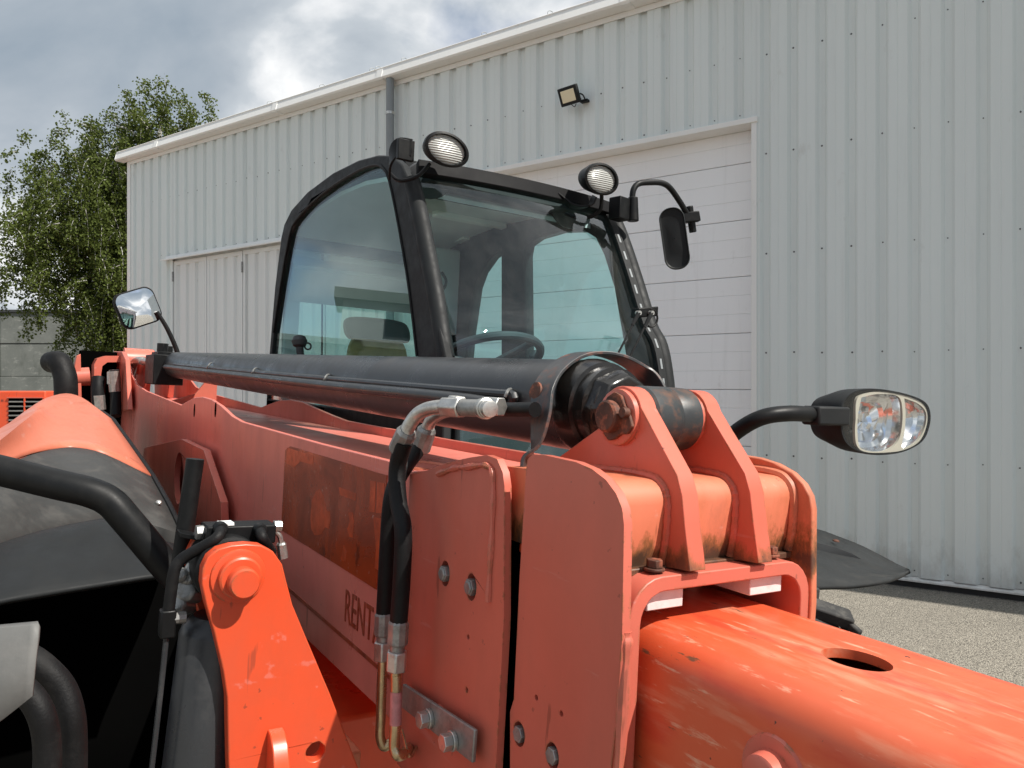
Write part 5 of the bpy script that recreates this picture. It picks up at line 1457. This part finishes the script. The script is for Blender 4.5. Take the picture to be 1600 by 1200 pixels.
MB().box(va.x - .02, vb_.x + .02, 12.57, 12.599, va.z, va.z + 0.015).build('vent_frame', M['faded'], gen, org=g0)
ls = W(1, 627.5, 12.598)
text_mesh('lettering', '35', 0.05, M['darktrim'], gen, (ls.x, 12.597, ls.z), (1, 0, 0), (0, 0, 1), org=g0)
MB().box(a.x + 0.05, b.x - 0.05, 12.7, 13.8, 0.0, 0.35).build('skid_base', M['black'], gen, org=g0)

# ------------------------------------------------------------------ concrete boundary wall of panels
wl0 = Vector((-22.0, 24.0, 0))
bw = empty('boundary_wall', wl0)
tag(bw, 'weathered dark grey concrete panel wall with a dark coping behind the birch tree', 'wall')
bx0, bx1 = -40.0, -9.0
courses = [(0, 1.02), (1.03, 2.05), (2.06, 3.08), (3.09, 4.05)]
xs = bx0
pw = 2.4
base_mesh = {}
while xs < bx1:
    for i, (za, zb) in enumerate(courses):
        m = MB().box(xs + 0.008, xs + pw - 0.008, 24.0 + random.uniform(-.012, .012), 24.25, za, zb)
        m.build('concrete_panel', M['concrete'], bw, org=wl0, bevel=0.012)
    xs += pw
MB().box(bx0, xs, 24.04, 24.22, 0, 4.05).build('wall_core', M['void'], bw, org=wl0)
MB().box(bx0, xs, 23.93, 24.32, 4.052, 4.14).build('coping', M['darktrim'], bw, org=wl0, bevel=0.01)

# ------------------------------------------------------------------ pale flat-roofed house to the left, seen reflected in the cab window
M['house'] = simple('pale_render', (0.42, 0.43, 0.41), 0.8, 0, 0.08, 1.0)
hs0 = Vector((-37, 27, 0))
hs = empty('house', hs0)
tag(hs, 'pale flat roofed house left of the yard, seen only reflected in the cab side window', 'house')
hd = Vector((-hs0.x, -hs0.y, 0)).normalized(); hx = Vector((-hd.y, hd.x, 0))
def hbox(name, c, w_, d_, z0, z1, mat, parent=hs, bev=0.0):
    cc = hs0 + hx * c[0] - hd * c[1] + Vector((0, 0, (z0 + z1) / 2))
    return MB().obox(cc, hx, hd, (0, 0, 1), w_ / 2, d_ / 2, (z1 - z0) / 2).build(name, mat, parent, org=hs0, bevel=bev)
hbox('lower_wall', (0, 0), 15, 8, 0, 5.2, M['house'])
hbox('roof_slab', (0, 0), 16, 9, 5.2, 5.5, M['concrete'])
hbox('upper_wall', (-1.5, 1), 10, 6, 5.5, 8.0, M['house'])
hbox('upper_roof_slab', (-1.5, 1), 11, 7, 8.0, 8.6, M['concrete'])
for x_, z_ in ((-5, 2.2), (-1, 2.2), (3.5, 2.2), (-4, 6.0), (0, 6.0)):
    wn_ = hbox('window', (x_, -4.02 if z_ < 5 else -2.03), 2.2, 0.06, z_, z_ + 1.5, M['darktrim'])
    hbox('pane', (x_, -4.06 if z_ < 5 else -2.07), 2.0, 0.02, z_ + 0.1, z_ + 1.4, M['void'], wn_)
hbox('door', (6, -4.03), 1.1, 0.06, 0, 2.2, M['pipe'])

# ------------------------------------------------------------------ birch tree
t = NT('birch_leaf')
oi = t.noise(1.3, 4, 0.6)
geo = t.n('ShaderNodeNewGeometry')
c = t.mix(geo.outputs['Random Per Island'], (0.075, 0.102, 0.022), (0.115, 0.148, 0.034))
c = t.mix(t.rng(oi, 0.35, 0.65, 0, 0.45), c, (0.075, 0.095, 0.022))
t.set(Base_Color=c, Roughness=0.7)
t.b.inputs['Specular IOR Level'].default_value = 0.15
out = t.t.nodes['Material Output']
tl_ = t.n('ShaderNodeBsdfTranslucent'); t.l(c, tl_.inputs[0])
ms = t.n('ShaderNodeMixShader'); ms.inputs[0].default_value = 0.35
t.l(t.b.outputs[0], ms.inputs[1]); t.l(tl_.outputs[0], ms.inputs[2]); t.l(ms.outputs[0], out.inputs[0])
M['leaf'] = t.m
t = NT('birch_bark')
c = t.mix(t.rng(t.noise(3, 7, 0.7, t.coord((1, 1, 3))), 0.48, 0.6), (0.50, 0.49, 0.45), (0.07, 0.065, 0.06))
t.bump(t.noise(20, 6, 0.7), 0.5, 0.02)
M['bark'] = t.set(Base_Color=c, Roughness=0.85)
rng_ = random.Random(21)
TY = 18.5
tb = Vector((W(215, 606, TY).x, TY, 0))
tree = empty('birch_tree', tb)
tag(tree, 'tall birch tree with drooping leafy branches and pale bark behind the warehouse corner', 'tree')
trunk_pts = [tb, tb + Vector((0.1, 0, 2.0)), tb + Vector((0.0, 0.1, 4.2)), tb + Vector((0.25, 0, 6.2)), tb + Vector((0.45, 0.1, 7.6))]
MB().tube(trunk_pts, lambda q: 0.17 * (1 - q) + 0.03, 10).build('trunk', M['bark'], tree, org=tb)
limbs = MB(); twigs = MB()
lv, lf = [], []
def leaf(p, s_, rg):
    d = Vector((rg.gauss(0, 1), rg.gauss(0, 1), rg.gauss(-0.6, 0.8))).normalized()
    _, u, w = basis(d)
    a = rg.uniform(0, 6.28)
    u2 = u * math.cos(a) + w * math.sin(a)
    b = len(lv)
    lv.extend([p, p + d * s_ * 0.5 + u2 * s_ * 0.36, p + d * s_, p + d * s_ * 0.5 - u2 * s_ * 0.36])
    lf.append((b, b + 1, b + 2, b + 3))
def strand(p, length, rg, dense=1.0):
    """a hanging twig with leaves"""
    d = Vector((rg.gauss(0, 0.55), rg.gauss(0, 0.55), 0.15))
    pts = [p]
    n = max(3, int(length / 0.16))
    for k in range(n):
        d = d * 0.72 + Vector((rg.gauss(0, 0.10), rg.gauss(0, 0.10), -0.36))
        pts.append(pts[-1] + d.normalized() * length / n)
    twigs.tube(pts, lambda q: 0.007 * (1 - q) + 0.002, 3, smooth=False)
    for k in range(1, len(pts)):
        for j in range(int(34 * dense)):
            f_ = rg.random()
            q = pts[k - 1].lerp(pts[k], f_)
            leaf(q + Vector((rg.gauss(0, 0.075), rg.gauss(0, 0.075), rg.gauss(0, 0.05))), rg.uniform(0.045, 0.085), rg)
# crown lobes: limb ends given in photo pixels and depth, with how far their twigs reach
ends = [(265, 160, 18.4, 0.9, 16), (215, 190, 18.8, 0.9, 16), (175, 195, 18.2, 0.8, 12), (290, 196, 18.6, 0.8, 10), (312, 204, 18.7, 0.5, 4), (240, 230, 18.0, 1.0, 22), (190, 240, 18.4, 1.0, 20), (130, 235, 18.2, 0.9, 16), (90, 240, 18.6, 0.8, 13), (60, 262, 18.3, 0.75, 10),
        (160, 280, 17.8, 1.0, 24), (110, 300, 17.7, 1.0, 24), (70, 320, 18.0, 0.9, 18), (30, 345, 18.0, 0.9, 15), (12, 370, 18.2, 0.8, 11), (200, 300, 17.9, 1.0, 24), (240, 290, 18.5, 1.0, 18), (55, 380, 17.6, 1.0, 18), (100, 370, 17.4, 1.0, 22), (150, 350, 17.4, 1.0, 24), (190, 370, 17.6, 1.0, 22), (240, 360, 18.3, 1.0, 14),
        (40, 425, 17.9, 0.9, 12), (90, 430, 17.5, 0.9, 13), (130, 430, 17.5, 1.0, 16), (175, 430, 17.6, 1.0, 18), (200, 460, 17.9, 1.0, 16), (150, 480, 18.1, 0.9, 11), (185, 510, 18.1, 0.9, 14), (60, 465, 18.2, 0.7, 6), (215, 420, 18.6, 1.0, 16), (200, 545, 18.6, 0.8, 12), (165, 545, 18.9, 0.8, 9), (225, 500, 19.0, 1.0, 14)]
for px, py, Y, ln_, cnt in ends:
    e_ = W(px, py, Y)
    hgt = max(1.2, min(7.2, e_.z - 0.9 - 0.25 * (e_ - tb).xy.length))
    f_ = min(0.999, hgt / 7.6)
    tp = tb + Vector((0.1 + 0.35 * f_, 0, hgt))
    mid = tp.lerp(e_, 0.5) + Vector((0, 0, 0.35))
    limbs.tube([tp, mid, e_], lambda q: 0.055 * (1 - q) + 0.012, 6)
    for k in range(int(cnt * 1.35)):
        u = rng_.random() ** 0.6
        q = (tp.lerp(mid, u * 2) if u < 0.5 else mid.lerp(e_, u * 2 - 1)) if k % 3 == 0 else e_
        q = q + Vector((rng_.gauss(0, 0.36), rng_.gauss(0, 0.42), rng_.gauss(0.05, 0.26)))
        strand(q, ln_ * rng_.uniform(0.55, 1.25), rng_)
limbs.build('limb', M['bark'], tree, org=tb)
tw_ = twigs.build('twig', M['bark'], tree, org=tb, fix=False); tw_['kind'] = 'stuff'
me = bpy.data.meshes.new('crown')
me.from_pydata([tuple(Vector(p) - tb) for p in lv], [], lf)
me.materials.append(M['leaf'])
cr = bpy.data.objects.new('crown', me); COL.objects.link(cr); cr.parent = tree
print('leaves', len(lf))
